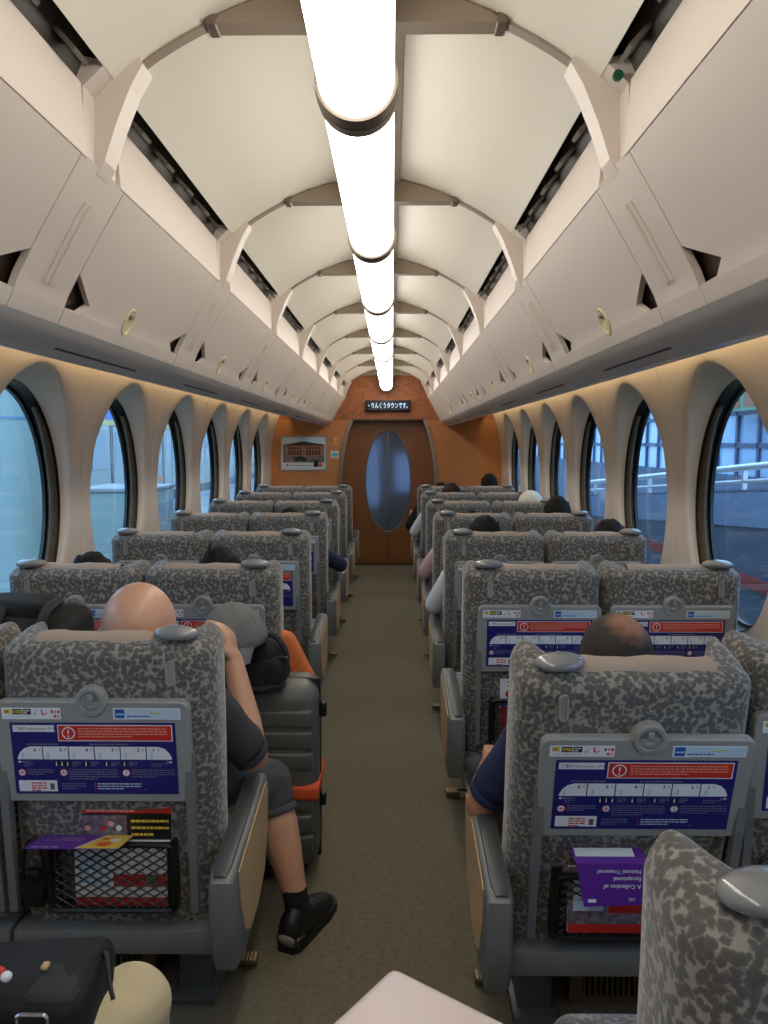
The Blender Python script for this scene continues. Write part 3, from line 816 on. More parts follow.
    return p.mb.mesh('instruction_label', ['print_navy', 'print_red', 'print_white', 'print_grey', 'print_black', 'print_palered', 'text_grey', 'print_skyblue', 'print_skyblue', 'print_yellow', 'print_blue'], fixn=False)
LABEL_ME = make_label()

def make_seat(s, arm, recline=0.0):
    """one reclining seat facing +y, origin on the floor under the rear face; s = side of the grip (+1 right)"""
    root = empty('train_seat')
    PV = Vector((0, 0.11, 0.30)); RC = rot('X', recline)          # the back tips about its pivot
    def lean(p):
        p = Vector(p); return PV + RC @ (p - PV)
    def put(mb):
        if recline:
            mb.v = [tuple(lean(v)) for v in mb.v]
        return mb
    # backrest
    rings = []
    for z in (0.245, 0.40, 0.55, 0.68, 0.76, 0.83, 0.88, 0.915):
        wl = 0.135 + 0.045 * sstep((z - 0.45) / 0.35); o = seat_outline(HW if z > 0.3 else HW - 0.006, wl)
        rings.append([(x, y + rear_y(z), z) for x, y in o])
    wl = 0.18; o = seat_outline(HW, wl)
    def lift(x, y): return 0.012 * sstep((y - 0.02) / 0.13) * sstep((abs(x) - 0.13) / 0.06)
    for d, dz in ((0.0, 0.0), (0.003, 0.011), (0.008, 0.019), (0.015, 0.025), (0.024, 0.028)):
        oi = inset(o, d)
        rings.append([(x - (0.010 * (dz / 0.028) if x > 0 else -0.010 * (dz / 0.028)) * sstep((abs(x) - .1) / .1), y + rear_y(0.94) + 0.01 * dz / 0.028, 0.930 + dz + lift(ox, oy) * (0.35 + 0.65 * min(1, dz / 0.019))) for (x, y), (ox, oy) in zip(oi, o)])
    mb = MB(); mb.loft(rings, cap=False)
    n = len(o); top = len(mb.v) - n
    # strip-fill of the top cap: pair rear points with front points
    half = len(o) // 2
    mid = [(i, n - i) for i in range(1, half)]
    fs = []
    rear = [i for i in range(0, 13)]; front = [19 - k for k in range(0, 8)]
    # right half: rear chain 0..12, front chain 19..12
    def bridge(A, B):
        i = j = 0
        while i < len(A) - 1 or j < len(B) - 1:
            if i < len(A) - 1 and (j >= len(B) - 1 or (i + 1) / (len(A) - 1) <= (j + 1) / (len(B) - 1) + 1e-9):
                if len({A[i], A[i + 1], B[j]}) == 3: fs.append((top + A[i], top + A[i + 1], top + B[j]))
                i += 1
            else:
                if len({A[i], B[j + 1], B[j]}) == 3: fs.append((top + A[i], top + B[j + 1], top + B[j]))
                j += 1
    bridge(rear, front)
    bridge([(n - i) % n for i in rear], [(n - i) % n for i in front])
    mb.f += fs; mb.m += [0] * len(fs)
    bb = put(mb).build('backrest', 'seat_fabric', root, smooth=60)
    # beige headrest cover laid over the middle of the top and hanging down the front
    th = 0.004
    prof = [(0.032, 0.957), (0.044, 0.9680), (0.062, 0.972), (0.084, 0.969), (0.094, 0.952), (0.100, 0.90), (0.100, 0.74)]
    mb = MB(); rings = []
    for x in [-0.150 + 0.3 * i / 14 for i in range(15)]:
        w = 0.002 * math.sin(x * 40) + 0.001 * math.sin(x * 97)
        rings.append([(x - s * 0.012, y + rear_y(0.94), z + w) for y, z in prof] + [(x - s * 0.012, y + rear_y(0.94) - 0.001, z - th + w) for y, z in prof[::-1]])
    put(mb.loft(rings)).build('headrest_cover', 'cover_beige', bb, smooth=50)
    # grip on the outer top corner
    mb = MB()
    mb.ell((0, 0, 0), (0.053, 0.037, 0.019), 22, 12)
    mb.v = [(x, y, max(z, -0.012)) for x, y, z in mb.v]
    RR = rot('Z', -s * 10) @ rot('X', -4)
    mb.v = [tuple(RR @ Vector(v) + Vector((s * (HW - 0.085), 0.045 + rear_y(0.94), 0.972))) for v in mb.v]
    put(mb).build('shoulder_grip', 'grip_grey', bb, smooth='full')
    mb = MB(); xh = s * (HW - 0.088)
    out = rrect(xh - 0.010, xh + 0.010, 0.865, 0.922, 0.0098, 6)
    inn = rrect(xh - 0.006, xh + 0.006, 0.870, 0.917, 0.0058, 6)
    yy = rear_y(0.90)
    mb.loft([[(x, yy + 0.01, z) for x, z in out], [(x, yy - 0.006, z) for x, z in out], [(x, yy - 0.006, z) for x, z in inn], [(x, yy - 0.002, z) for x, z in inn]])
    put(mb).build('coat_hook', 'grey_plastic', bb, smooth=40)
    # tray table
    ox = -s * 0.018
    ty = rear_y(0.72) - 0.020; tl = math.degrees(math.atan2(rear_y(0.6) - rear_y(0.84), 0.24))
    RT = rot('X', tl); TT = Vector((ox, ty, 0.718))
    def tray(mb):
        mb.v = [tuple(RT @ Vector(v) + TT) for v in mb.v]; return put(mb)
    mb = MB(); out = rrect(-0.2145, 0.2145, -0.124, 0.118, 0.020, 5); o2 = rrect(-0.2115, 0.2115, -0.121, 0.115, 0.018, 5)
    mb.loft([[(x, 0.020, z) for x, z in out], [(x, 0.003, z) for x, z in out], [(x, 0.0, z) for x, z in o2]])
    t = tray(mb).build('tray_table', 'grey_plastic', root, smooth=30)
    lb = bpy.data.objects.new('instruction_label', LABEL_ME); COL.objects.link(lb); lb.parent = t
    MW = Matrix.Translation(PV) @ RC.to_4x4() @ Matrix.Translation(-PV) @ Matrix.Translation(TT + RT @ Vector((0, -0.0008, 0))) @ RT.to_4x4()
    lb.matrix_local = MW
    lb['label'] = 'blue and red printed notice with a train diagram'
    # round latch over the tray's top edge
    mb = MB(); N = 28
    def circ(r, y, cz=0.118): return [(r * math.cos(2 * math.pi * i / N), y, cz + r * math.sin(2 * math.pi * i / N)) for i in range(N)]
    mb.loft([circ(0.034, 0.018), circ(0.034, -0.003), circ(0.032, -0.005), circ(0.024, -0.005), circ(0.022, 0.002), circ(0.004, 0.002)])
    mb.rbox((0.0, -0.002, 0.129), (0.013, 0.012, 0.018), 0.003, 2); mb.rbox((0, -0.001, 0.106), (0.018, 0.010, 0.012), 0.004, 2)
    tray(mb).build('tray_latch', 'grey_plastic', t, smooth=35)
    # hinge arms of the tray
    for k in (-1, 1):
        mb = MB(); pts = [(-0.018, 0.055), (-0.020, -0.035), (-0.014, -0.12), (0.004, -0.33), (0.020, -0.33), (0.010, -0.10), (0.006, 0.055)]
        mb.prism([(a * 0.9, b) for a, b in pts], 'x', -0.009, 0.009, None, None, (ox + k * 0.209, rear_y(0.62) - 0.010, 0.655))
        mb.rbox((ox + k * 0.209, rear_y(0.62) - 0.014, 0.618), (0.024, 0.026, 0.05), 0.006, 2)
        put(mb).build('tray_arm', 'mid_grey_plastic', root, smooth=35)
    # pocket: black frame, net
    yp = rear_y(0.42) - 0.026
    fr = rrect(-0.143, 0.143, 0.328, 0.488, 0.016, 4)
    mb = MB(); mb.tube([(x, yp - 0.006 * (1 if z > 0.4 else 0.2), z) for x, z in fr], 0.0065, 6, closed=True)
    mb.span(-0.149, -0.128, yp - 0.002, yp + 0.030, 0.331, 0.492); mb.span(0.128, 0.149, yp - 0.002, yp + 0.030, 0.331, 0.492); mb.span(-0.14, 0.14, yp - 0.002, yp + 0.030, 0.322, 0.338)
    pk = put(mb).build('seat_pocket', 'black_plastic', root, smooth=40)
    mb = MB(); x0, x1, z0, z1 = -0.130, 0.130, 0.336, 0.484; st = 0.0325; sl = 0.62
    def net(a, b):
        mb.tube([(a[0], yp - 0.004, a[1]), (b[0], yp - 0.004, b[1])], 0.0021, 4)
    c = x0 - (z1 - z0) / sl
    while c < x1:
        for sg in (1, -1):
            # line z = z0 + sl*(x-c)  or mirrored
            xa = max(x0, c); xb = min(x1, c + (z1 - z0) / sl)
            if xb - xa > 0.006:
                A = (xa, z0 + sl * (xa - c)); B = (xb, z0 + sl * (xb - c))
                if sg < 0: A = (-A[0], A[1]); B = (-B[0], B[1])
                net(A, B)
        c += st
    put(mb).build('pocket_net', 'black_plastic', pk)
    mb = MB(); bx = -s * 0.178
    mb.tube([(bx + 0.024 * math.cos(t), yp - 0.004, 0.425 + 0.078 * math.sin(t)) for t in (2 * math.pi * i / 24 for i in range(24))], 0.0045, 6, closed=True)
    mb.rbox((bx, yp + 0.004, 0.375), (0.05, 0.026, 0.085), 0.014, 3); mb.rbox((bx, yp - 0.004, 0.415), (0.036, 0.024, 0.03), 0.008, 2)
    put(mb).build('bottle_holder', 'black_plastic', root, smooth=40)
    # lower rear cross beam, cushion, pedestal
    mb = MB(); mb.rbox((0, 0.070, 0.243), (2 * HW - 0.004, 0.07, 0.060), 0.008, 2)
    mb.build('rear_beam', 'mid_grey_plastic', root, smooth=35)
    mb = MB(); R = []
    for y, zt, zb in ((0.17, 0.40, 0.31), (0.24, 0.418, 0.295), (0.40, 0.425, 0.29), (0.54, 0.432, 0.30), (0.60, 0.415, 0.32), (0.622, 0.385, 0.34)):
        R.append([(x, y, z) for x, z in rrect(-HW + 0.004, HW - 0.004, zb, zt, min(0.03, (zt - zb) * 0.45), 4)])
    mb.loft(R); mb.build('seat_cushion', 'seat_fabric', root, smooth=60)
    mb = MB(); px = s * (HW - 0.095) if arm else -s * 0.02
    mb.rbox((px, 0.33, 0.013), (0.115, 0.36, 0.026), 0.006, 2); mb.rbox((px, 0.33, 0.125), (0.085, 0.30, 0.22), 0.012, 2)
    mb.span(-HW + 0.02, HW - 0.02, 0.14, 0.52, 0.225, 0.285)
    mb.build('pedestal', 'base_steel', root, smooth=35)
    if arm:
        # outer armrest: shell, dark pad, wooden inlay on the aisle face
        sh = [(-0.060, 0.30), (-0.066, 0.40), (-0.060, 0.446), (-0.030, 0.458), (0.15, 0.474), (0.35, 0.494), (0.405, 0.490), (0.418, 0.455), (0.405, 0.34), (0.345, 0.240), (0.22, 0.206), (0.06, 0.200), (-0.025, 0.222)]
        x0, x1 = s * (HW + 0.001), s * (HW + 0.056)
        mb = MB(); c = (sum(p[0] for p in sh) / len(sh), sum(p[1] for p in sh) / len(sh))
        def shr(k): return [(c[0] + (p[0] - c[0]) * k, c[1] + (p[1] - c[1]) * k) for p in sh]
        rr = []
        for x, k in ((x0, 0.95), (x0 + s * 0.008, 1.0), (x1 - s * 0.010, 1.0), (x1 - s * 0.003, 0.985), (x1, 0.955)):
            rr.append([(x, p[0], p[1]) for p in shr(k)])
        mb.loft(rr)
        ar = mb.build('armrest', 'mid_grey_plastic', root, smooth=40)
        tp = [(-0.045, 0.452), (-0.02, 0.460), (0.15, 0.475), (0.35, 0.495), (0.395, 0.491)]
        mb = MB(); R = []
        for i, (y, z) in enumerate(tp):
            w = 0.021 if 0 < i < len(tp) - 1 else 0.014
            cx = (x0 + x1) / 2 - s * 0.004
            R.append([(cx - w, y, z - 0.002), (cx + w, y, z - 0.002), (cx + w * 0.92, y - 0.004, z + 0.003), (cx + w * 0.5, y - 0.004, z + 0.005), (cx - w * 0.5, y - 0.004, z + 0.005), (cx - w * 0.92, y - 0.003, z + 0.003)])
        mb.loft(R).build('arm_pad', 'dark_grey_plastic', ar, smooth=40)
        wd = [(0.000, 0.440), (0.15, 0.458), (0.345, 0.478), (0.392, 0.472), (0.400, 0.44), (0.386, 0.34), (0.330, 0.255), (0.22, 0.222), (0.12, 0.226), (0.060, 0.262), (0.018, 0.345)]
        mb = MB().prism(wd, 'x', x1 - s * 0.004, x1 + s * 0.003)
        mb.build('wood_inlay', 'wood_inlay', ar)
        mb = MB(); fxp = s * (HW - 0.005)
        mb.rbox((fxp + s * 0.020, 0.30, 0.020), (0.055, 0.040, 0.012), 0.003, 2, 0); mb.rbox((fxp - s * 0.04, 0.30, 0.030), (0.08, 0.014, 0.010), 0.003, 2, 0)
        for q in range(5): mb.span(fxp + s * (-0.003 + q * 0.010), fxp + s * (0.002 + q * 0.010), 0.283, 0.317, 0.025, 0.029, 1)
        mb.build('foot_pedal', ['heater_brown', 'wood_inlay'], root, smooth=35)
    return root

AX = {'left': -0.577, 'right': 0.562}; WX = {'left': -1.062, 'right': 1.058}
ROWS = [1.65 + k for k in range(7)]
protos = {('left', 'aisle'): make_seat(1, True), ('left', 'window'): make_seat(-1, False), ('right', 'aisle'): make_seat(-1, True), ('right', 'window'): make_seat(1, False)}
used = set()
ORD = ['first', 'second', 'third', 'fourth', 'fifth', 'sixth', 'last']
SEATS = {}
for k, y in enumerate(ROWS):
    for side in ('left', 'right'):
        for kind in ('aisle', 'window'):
            if (k, side, kind) == (0, 'right', 'aisle'):
                o = make_seat(-1, True, 8.5)
            elif (side, kind) not in used:
                o = protos[(side, kind)]; used.add((side, kind))
            else: o = copy_tree(protos[(side, kind)])
            yy = y
            if side == 'right' and k == 0: yy = 1.585
            o.location = ((AX if kind == 'aisle' else WX)[side], yy, 0)
            lab = {(0, 'left', 'aisle'): 'leopard-patterned grey seat on the left with the bald man sitting in it',
                   (0, 'right', 'aisle'): 'tilted-back leopard-patterned seat on the right holding the man in navy',
                   (0, 'right', 'window'): 'leopard-patterned window seat at the right edge beside the tilted-back seat',
                   (0, 'left', 'window'): 'leopard-patterned window seat at the far left edge behind the black travel bag'}.get((k, side, kind))
            if not lab: lab = 'leopard-patterned grey %s seat on the %s, %s row ahead of the bald man' % (kind, side, ORD[k - 1] if k < 6 else 'last')
            tag(o, lab, 'seat', 'reclining train seats'); SEATS[(k, side, kind)] = o
ns = copy_tree(protos[('right', 'aisle')]); ns.location = (0.583, 0.655, 0)
tag(ns, 'nearest leopard-patterned seat cut off in the bottom right corner', 'seat', 'reclining train seats')
ns2 = copy_tree(protos[('left', 'aisle')]); ns2.location = (-0.577, 0.45, 0)
tag(ns2, 'seat outside the left edge holding the passenger in beige trousers', 'seat', 'reclining train seats')

# heaters on the floor under the nearest seats
def heater(x, y, label):
    h = empty('seat_heater', (x, y, 0)); tag(h, label, 'heater', 'floor heaters')
    MB().span(-0.15, 0.15, 0.02, 0.28, 0.0, 0.215).build('body', 'dark_channel', h)
    mb = MB()
    for a, b, c, d in ((-0.15, 0.15, 0.195, 0.222), (-0.15, 0.15, 0.0, 0.02), (-0.15, -0.118, 0.02, 0.195), (0.118, 0.15, 0.02, 0.195), (-0.118, 0.118, 0.122, 0.130)):
        mb.span(a, b, -0.004, 0.02, c, d)
    mb.build('front_frame', 'heater_brown', h)
    sm = MB().span(-0.0028, 0.0028, 0.0, 0.016, 0.02, 0.195).mesh('slat', 'heater_brown')
    for i in range(17): link_mesh('slat', sm, h, (-0.112 + i * 0.014, 0, 0))
heater(0.66, 1.82, 'brown slatted heater box on the floor under the right seat')
heater(-0.70, 1.90, 'brown slatted heater box on the floor under the left seat')
# ------------------------------------------------------------------ the station outside
gl = MB().span(-5.3, -1.75, -8, 34, -0.4, -0.12).build('floor_platform_left', 'platform'); tag(gl, kind='structure')
gr = MB().span(1.75, 6.0, -8, 34, -0.4, -0.12).build('floor_platform_right', 'platform'); tag(gr, kind='structure')
gt = MB().span(-14, 14, -12, 60, -1.0, -0.9).build('floor_trackbed', 'parapet_dark'); tag(gt, kind='structure')
tl = MB().span(1.95, 2.25, -8, 34, -0.119, -0.112).build('tactile_strip', 'tactile_yellow'); tag(tl, 'yellow tactile paving strip on the right-hand platform', 'paving')
tl = MB().span(-2.25, -1.95, -8, 34, -0.119, -0.112).build('tactile_strip', 'tactile_yellow'); tag(tl, 'yellow tactile paving strip on the left-hand platform', 'paving')

col = empty('platform_column', (-3.05, 6.3, -0.12)); tag(col, 'thick pale round column on the platform outside the left windows', 'column')
MB().cyl((0, 0, 1.8), 0.21, 3.6, 'z', 40).build('shaft', 'column_pale', col, smooth=40)
MB().cyl((0, 0, 0.1), 0.24, 0.2, 'z', 40).build('base_ring', 'parapet_blue', col, smooth=40)
MB().cyl((0, 0, 1.72), 0.216, 0.02, 'z', 40).build('joint_ring', 'parapet_blue', col, smooth=40)

cabn = empty('platform_cabinet', (-2.95, 8.7, -0.12)); tag(cabn, 'waist-high grey cabinet on the platform outside the second left window', 'cabinet')
MB().rbox((0, 0, 0.5), (0.8, 1.0, 1.0), 0.03).build('body', 'column_pale', cabn, smooth=30)
MB().rbox((0, 0, 1.015), (0.84, 1.04, 0.04), 0.01).build('top_plate', 'platform', cabn, smooth=30)
MB().span(0.40, 0.41, -0.4, 0.4, 0.15, 0.85).build('door_panel', 'platform', cabn)

# commuter train at the opposite platform
tr = empty('commuter_train', (-5.45, 0, -0.12)); tag(tr, 'cream commuter train with blue and yellow bands beyond the left platform', 'train')
MB().rbox((-1.3, 13, 1.35), (2.6, 42, 2.5), 0.12).build('body', 'train_cream', tr, smooth=30)
MB().span(-0.002, 0.010, -8, 34, 1.98, 2.26).build('blue_band', 'train_blue', tr)
MB().span(-0.002, 0.011, -8, 34, 1.87, 1.95).build('yellow_band', 'train_yellow', tr)
MB().span(-0.002, 0.011, -8, 34, 0.62, 0.74).build('orange_band', 'train_orange', tr)
MB().span(-0.002, 0.012, -8, 34, 0.12, 0.34).build('skirt', 'train_dark', tr)
dm = MB().span(0.0, 0.02, -0.62, -0.02, 0.35, 1.84).mesh('door', 'train_glass'); dm.materials[0] = M['train_cream']
dm2 = MB().span(0.0, 0.02, 0.02, 0.62, 0.35, 1.84).mesh('door', 'train_cream')
em = MB().span(0.0, 0.012, -0.72, 0.72, 0.33, 1.86).mesh('door_recess', 'train_dark')
pw = [MB().prism([(a, b) for a, b in rrect(y0, y1, 1.05, 1.74, 0.06)], 'x', 0.018, 0.024).mesh('pane', 'train_glass') for y0, y1 in ((-0.52, -0.12), (0.12, 0.52))]
dsc = MB().cyl((0.026, 0.32, 1.45), 0.09, 0.004, 'x', 20).mesh('round_sticker', 'train_blue')
wm = MB().prism(rrect(-0.85, 0.85, 1.02, 1.76, 0.08), 'x', 0.0, 0.015).mesh('window', 'train_glass')
wf = MB().span(0.0, 0.018, -0.02, 0.02, 1.02, 1.76).mesh('window_bar', 'train_dark')
for k in range(-2, 9):
    y = 2.2 + k * 3.4
    link_mesh('door_recess', em, tr, (0, y, 0))
    a = link_mesh('door', dm, tr, (0, y, 0)); b = link_mesh('door', dm2, tr, (0, y, 0))
    link_mesh('pane', pw[0], a); link_mesh('pane', pw[1], b); link_mesh('round_sticker', dsc, b)
    w = link_mesh('window', wm, tr, (0, y + 1.7, 0)); link_mesh('window_bar', wf, w)

# right: glazed wall of the concourse, billboard, escalator
gw = empty('wall_concourse'); tag(gw, kind='structure')
MB().span(4.6, 4.75, 2, 34, -0.12, 0.95).build('plinth', 'parapet_dark', gw)
MB().span(4.95, 5.0, 2, 34, 0.95, 3.2).build('back_panel', 'bright_pane', gw)
for j in range(4):
    MB().span(4.58, 4.66, 2, 34, 0.92 + j * 0.42, 0.98 + j * 0.42).build('transom', 'mullion', gw)
mm = MB().span(4.58, 4.66, -0.03, 0.03, 0.95, 2.24).mesh('mullion', 'mullion')
pn = MB().span(4.615, 4.625, 0.03, 0.57, 0.98, 1.34).mesh('pane', 'bright_pane')
for k in range(40):
    y = 3 + k * 0.6
    link_mesh('mullion', mm, gw, (0, y, 0))
    for j in range(3): link_mesh('pane', pn, gw, (0, y, j * 0.42))
bd = empty('billboard', (4.2, 9.3, 1.78)); tag(bd, 'green billboard with figures outside the nearest right window', 'billboard')
MB().span(0, 0.08, -1.1, 1.1, 0, 0.85).build('panel', 'green_board', bd)
mb = MB()
for y0, h in ((-0.5, 0.55), (-0.25, 0.42), (0.1, 0.62), (0.35, 0.4)):
    mb.prism([(y0 - 0.12, 0.04), (y0 + 0.14, 0.04), (y0 + 0.09, h * 0.6), (y0 + 0.05, h), (y0 - 0.02, h), (y0 - 0.08, h * 0.55)], 'x', -0.006, 0.0)
mb.build('printed_figures', 'mottled_brown', bd)
for y0 in (-0.9, 0.9): MB().span(0.02, 0.06, y0 - 0.03, y0 + 0.03, -1.9, 0).build('post', 'mullion', bd)

es = empty('escalator', (2.55, 0, -0.12)); tag(es, 'escalator with pale handrail outside the right windows', 'escalator')
def ez(y): return 1.52 if y < 3.2 else 1.52 - 0.075 * (y - 3.2)
ys = [1.0 + 0.5 * i for i in range(20)]
R = []
for y in ys:
    R.append([(0, y, 0), (0.05, y, 0), (0.05, y, ez(y) - 0.16), (0, y, ez(y) - 0.16)])
MB().loft(R).build('balustrade', 'parapet_dark', es)
MB().loft([[(-0.012, y, ez(y) - 0.42), (0.0, y, ez(y) - 0.42), (0.0, y, ez(y) - 0.18), (-0.012, y, ez(y) - 0.18)] for y in ys]).build('upper_panel', 'parapet_blue', es)
MB().span(-0.02, 0.0, 1, 10.5, 0.52, 0.60).build('red_band', 'parapet_red', es)
MB().tube([(0.02, y, ez(y)) for y in ys], 0.026, 10).build('handrail', 'rail_white', es, smooth=60)
MB().tube([(0.02, y, ez(y) - 0.10) for y in ys], 0.014, 8).build('lower_rail', 'rail_white', es, smooth=60)
pm_ = None
for y in ys[1::2]:
    MB().span(0.005, 0.035, y - 0.018, y + 0.018, ez(y) - 0.2, ez(y) - 0.01).build('rail_post', 'rail_white', es)
for y in (4.0, 6.4, 8.8): MB().span(-0.06, -0.02, y - 0.03, y + 0.03, 0.0, ez(y) - 0.1).build('post', 'parapet_blue', es)
# ------------------------------------------------------------------ people
def V(*a): return Vector(a)
class Body:
    """closed primitives that are fused into one continuous skin; each carries a material index"""
    def __init__(s): s.pr = []; s.mb = MB()
    def ell(s, c, r, mi, R=None):
        s.pr.append(('e', Vector(c), Vector(r), mi, R)); s.mb.ell(c, r, 16, 12, 0, R)
    def cap(s, a, b, ra, rb, mi):
        a, b = Vector(a), Vector(b); s.pr.append(('c', a, b, ra, rb, mi))
        d = (b - a); L = d.length; d.normalize()
        ref = V(0, 0, 1) if abs(d.z) < 0.9 else V(1, 0, 0)
        u = d.cross(ref).normalized(); w = d.cross(u); n = 12; R = []
        for k in range(5):
            t = -math.pi / 2 + 0.15 + (math.pi / 2 - 0.15) * k / 4
            R.append([a + d * (ra * math.sin(t)) + (u * math.cos(q) + w * math.sin(q)) * ra * math.cos(t) for q in (2 * math.pi * j / n for j in range(n))])
        for k in range(5):
            t = (math.pi / 2 - 0.15) * k / 4
            R.append([b + d * (rb * math.sin(t)) + (u * math.cos(q) + w * math.sin(q)) * rb * math.cos(t) for q in (2 * math.pi * j / n for j in range(n))])
        s.mb.loft(R)
    def chain(s, pts, rs, mi):
        for i in range(len(pts) - 1): s.cap(pts[i], pts[i + 1], rs[i], rs[i + 1], mi)
    def nearest(s, p):
        best = 1e9; bm = 0
        for q in s.pr:
            if q[0] == 'c':
                _, a, b, ra, rb, mi = q
                d = b - a; L = d.length_squared
                t = 0 if L < 1e-9 else max(0, min(1, (p - a).dot(d) / L))
                v = (p - a - d * t).length - (ra + (rb - ra) * t)
            else:
                _, c, r, mi, R = q
                l = p - c
                if R is not None: l = R.transposed() @ l
                k = V(l.x / r.x, l.y / r.y, l.z / r.z).length
                v = (k - 1) * min(r)
            if v < best: best = v; bm = mi
        return bm
    def fuse(s, name, mats, parent, voxel, smooth=2, fold=0.0):
        o = s.mb.build('tmp', mats, None)
        md = o.modifiers.new('r', 'REMESH'); md.mode = 'VOXEL'; md.voxel_size = voxel; md.adaptivity = 0
        bpy.context.view_layer.update(); dg = bpy.context.evaluated_depsgraph_get()
        me = bpy.data.meshes.new_from_object(o.evaluated_get(dg)); bpy.data.objects.remove(o)
        bm = bmesh.new(); bm.from_mesh(me)
        for _ in range(smooth): bmesh.ops.smooth_vert(bm, verts=bm.verts[:], factor=0.5, use_axis_x=True, use_axis_y=True, use_axis_z=True)
        for f in bm.faces: f.material_index = s.nearest(f.calc_center_median()); f.smooth = True
        if fold > 0:
            bm.normal_update()
            cloth = set()
            for f in bm.faces:
                if f.material_index != 0:
                    for v in f.verts: cloth.add(v)
            for v in cloth:
                v.co += v.normal * fold * noise.noise(Vector((v.co.x * 16, v.co.y * 16, v.co.z * 9)))
        me.materials.clear(); me.name = name
        for m in mats: me.materials.append(M[m])
        bm.to_mesh(me); bm.free()
        return link_mesh(name, me, parent)

def hand(b, w, d, nrm, side, curl=25, sc=1.0, mi=0):
    """w wrist, d direction of the fingers, nrm palm normal, side = +1 thumb towards d x nrm"""
    d = Vector(d).normalized(); nrm = Vector(nrm).normalized(); sd = d.cross(nrm).normalized() * side; nrm = sd.cross(d).normalized() * side
    w = Vector(w)
    for q in (-0.024, -0.008, 0.008, 0.024):
        b.cap(w + d * 0.015 * sc + sd * q * 0.7 * sc, w + d * 0.078 * sc + sd * q * sc, 0.0125 * sc, 0.0115 * sc, mi)
    for i, (q, L) in enumerate(((0.027, 0.066), (0.009, 0.074), (-0.009, 0.070), (-0.026, 0.055))):
        p = w + d * 0.080 * sc + sd * q * sc; dd = d.copy(); a = curl
        for j, k in enumerate((0.45, 0.30, 0.25)):
            dd = (dd * math.cos(math.radians(a)) + nrm * math.sin(math.radians(a))).normalized()
            nn = p + dd * L * k * sc; b.cap(p, nn, (0.0092 - 0.0006 * j) * sc, (0.0086 - 0.0006 * j) * sc, mi); p = nn
            # rotate normal with the finger
    p0 = w + d * 0.022 * sc + sd * 0.026 * sc; p1 = p0 + (d * 0.6 + sd * 0.7 + nrm * 0.2).normalized() * 0.038 * sc; p2 = p1 + (d * 0.85 + sd * 0.25 + nrm * 0.4).normalized() * 0.030 * sc
    b.cap(p0, p1, 0.0125 * sc, 0.0105 * sc, mi); b.cap(p1, p2, 0.0102 * sc, 0.0085 * sc, mi)

def shoe(parent, ankle, d, m1='shoe_black', m2='shoe_grey'):
    d = Vector((d[0], d[1], 0)).normalized(); s = Vector((d.y, -d.x, 0))
    A = Vector((ankle[0], ankle[1], 0))
    def ring(t, w, z0, z1, n=14):
        out = []
        for i in range(n):
            a = 2 * math.pi * i / n; x = w * math.cos(a); z = (z0 + z1) / 2 + (z1 - z0) / 2 * math.sin(a)
            z = max(z, 0.004); out.append(A + d * t + s * x + Vector((0, 0, z)))
        return out
    mb = MB(); mb.loft([ring(t, w, -0.01, h) for t, w, h in ((-0.072, 0.016, 0.05), (-0.066, 0.030, 0.085), (-0.04, 0.038, 0.105), (0.0, 0.040, 0.108), (0.04, 0.041, 0.088), (0.09, 0.046, 0.066), (0.14, 0.044, 0.052), (0.172, 0.030, 0.040), (0.184, 0.012, 0.028))])
    o = mb.build('shoe', m1, parent, smooth='full')
    mb = MB(); R = []
    for k, z in ((1.06, 0.0), (1.07, 0.022), (1.0, 0.026)):
        P = []
        for t, w in ((-0.070, 0.022), (-0.05, 0.037), (0.0, 0.041), (0.05, 0.043), (0.10, 0.048), (0.15, 0.042), (0.18, 0.020)): P.append(A + d * t * k + s * w * k + Vector((0, 0, z)))
        for t, w in ((0.18, 0.020), (0.15, 0.042), (0.10, 0.048), (0.05, 0.043), (0.0, 0.041), (-0.05, 0.037), (-0.070, 0.022)): P.append(A + d * t * k - s * w * k + Vector((0, 0, z)))
        R.append(P)
    mb.loft(R).build('sole', 'shoe_black', o, smooth=40)
    mb = MB(); mb.loft([ring(t, w, 0.018, h) for t, w, h in ((-0.073, 0.022, 0.05), (-0.060, 0.034, 0.056), (-0.03, 0.0395, 0.056))]); mb.build('heel_panel', m2, o, smooth='full')
    mb = MB()
    for t, h in ((0.045, 0.090), (0.065, 0.081), (0.085, 0.072)): mb.tube([A + d * t + s * x + Vector((0, 0, h - abs(x) * 0.5)) for x in (-0.025, -0.01, 0.01, 0.025)], 0.0028, 6)
    mb.build('laces', 'dark_grey_plastic', o)

def hair_mesh(parent, hc, r, matn, cut=-0.25, rnd=0.006, grow=1.09):
    """cap of hair around the cranium, open over the face (+y)"""
    mb = MB(); mb.ell((0, 0, 0), (1, 1, 1), 28, 18); out = []
    for v in mb.v:
        v = Vector(v); g = grow
        front = sstep((v.y - 0.25) / 0.5) * sstep((0.55 - v.z) / 0.4)
        low = sstep((cut - v.z) / 0.25)
        g = g - 0.30 * max(front, low)
        p = Vector((v.x * r[0] * g, v.y * r[1] * g, v.z * r[2] * g))
        p += v * rnd * noise.noise(v * 5.0) * 2
        out.append(tuple(Vector(hc) + p))
    mb.v = out
    return mb.build('hair', matn, parent, smooth='full')

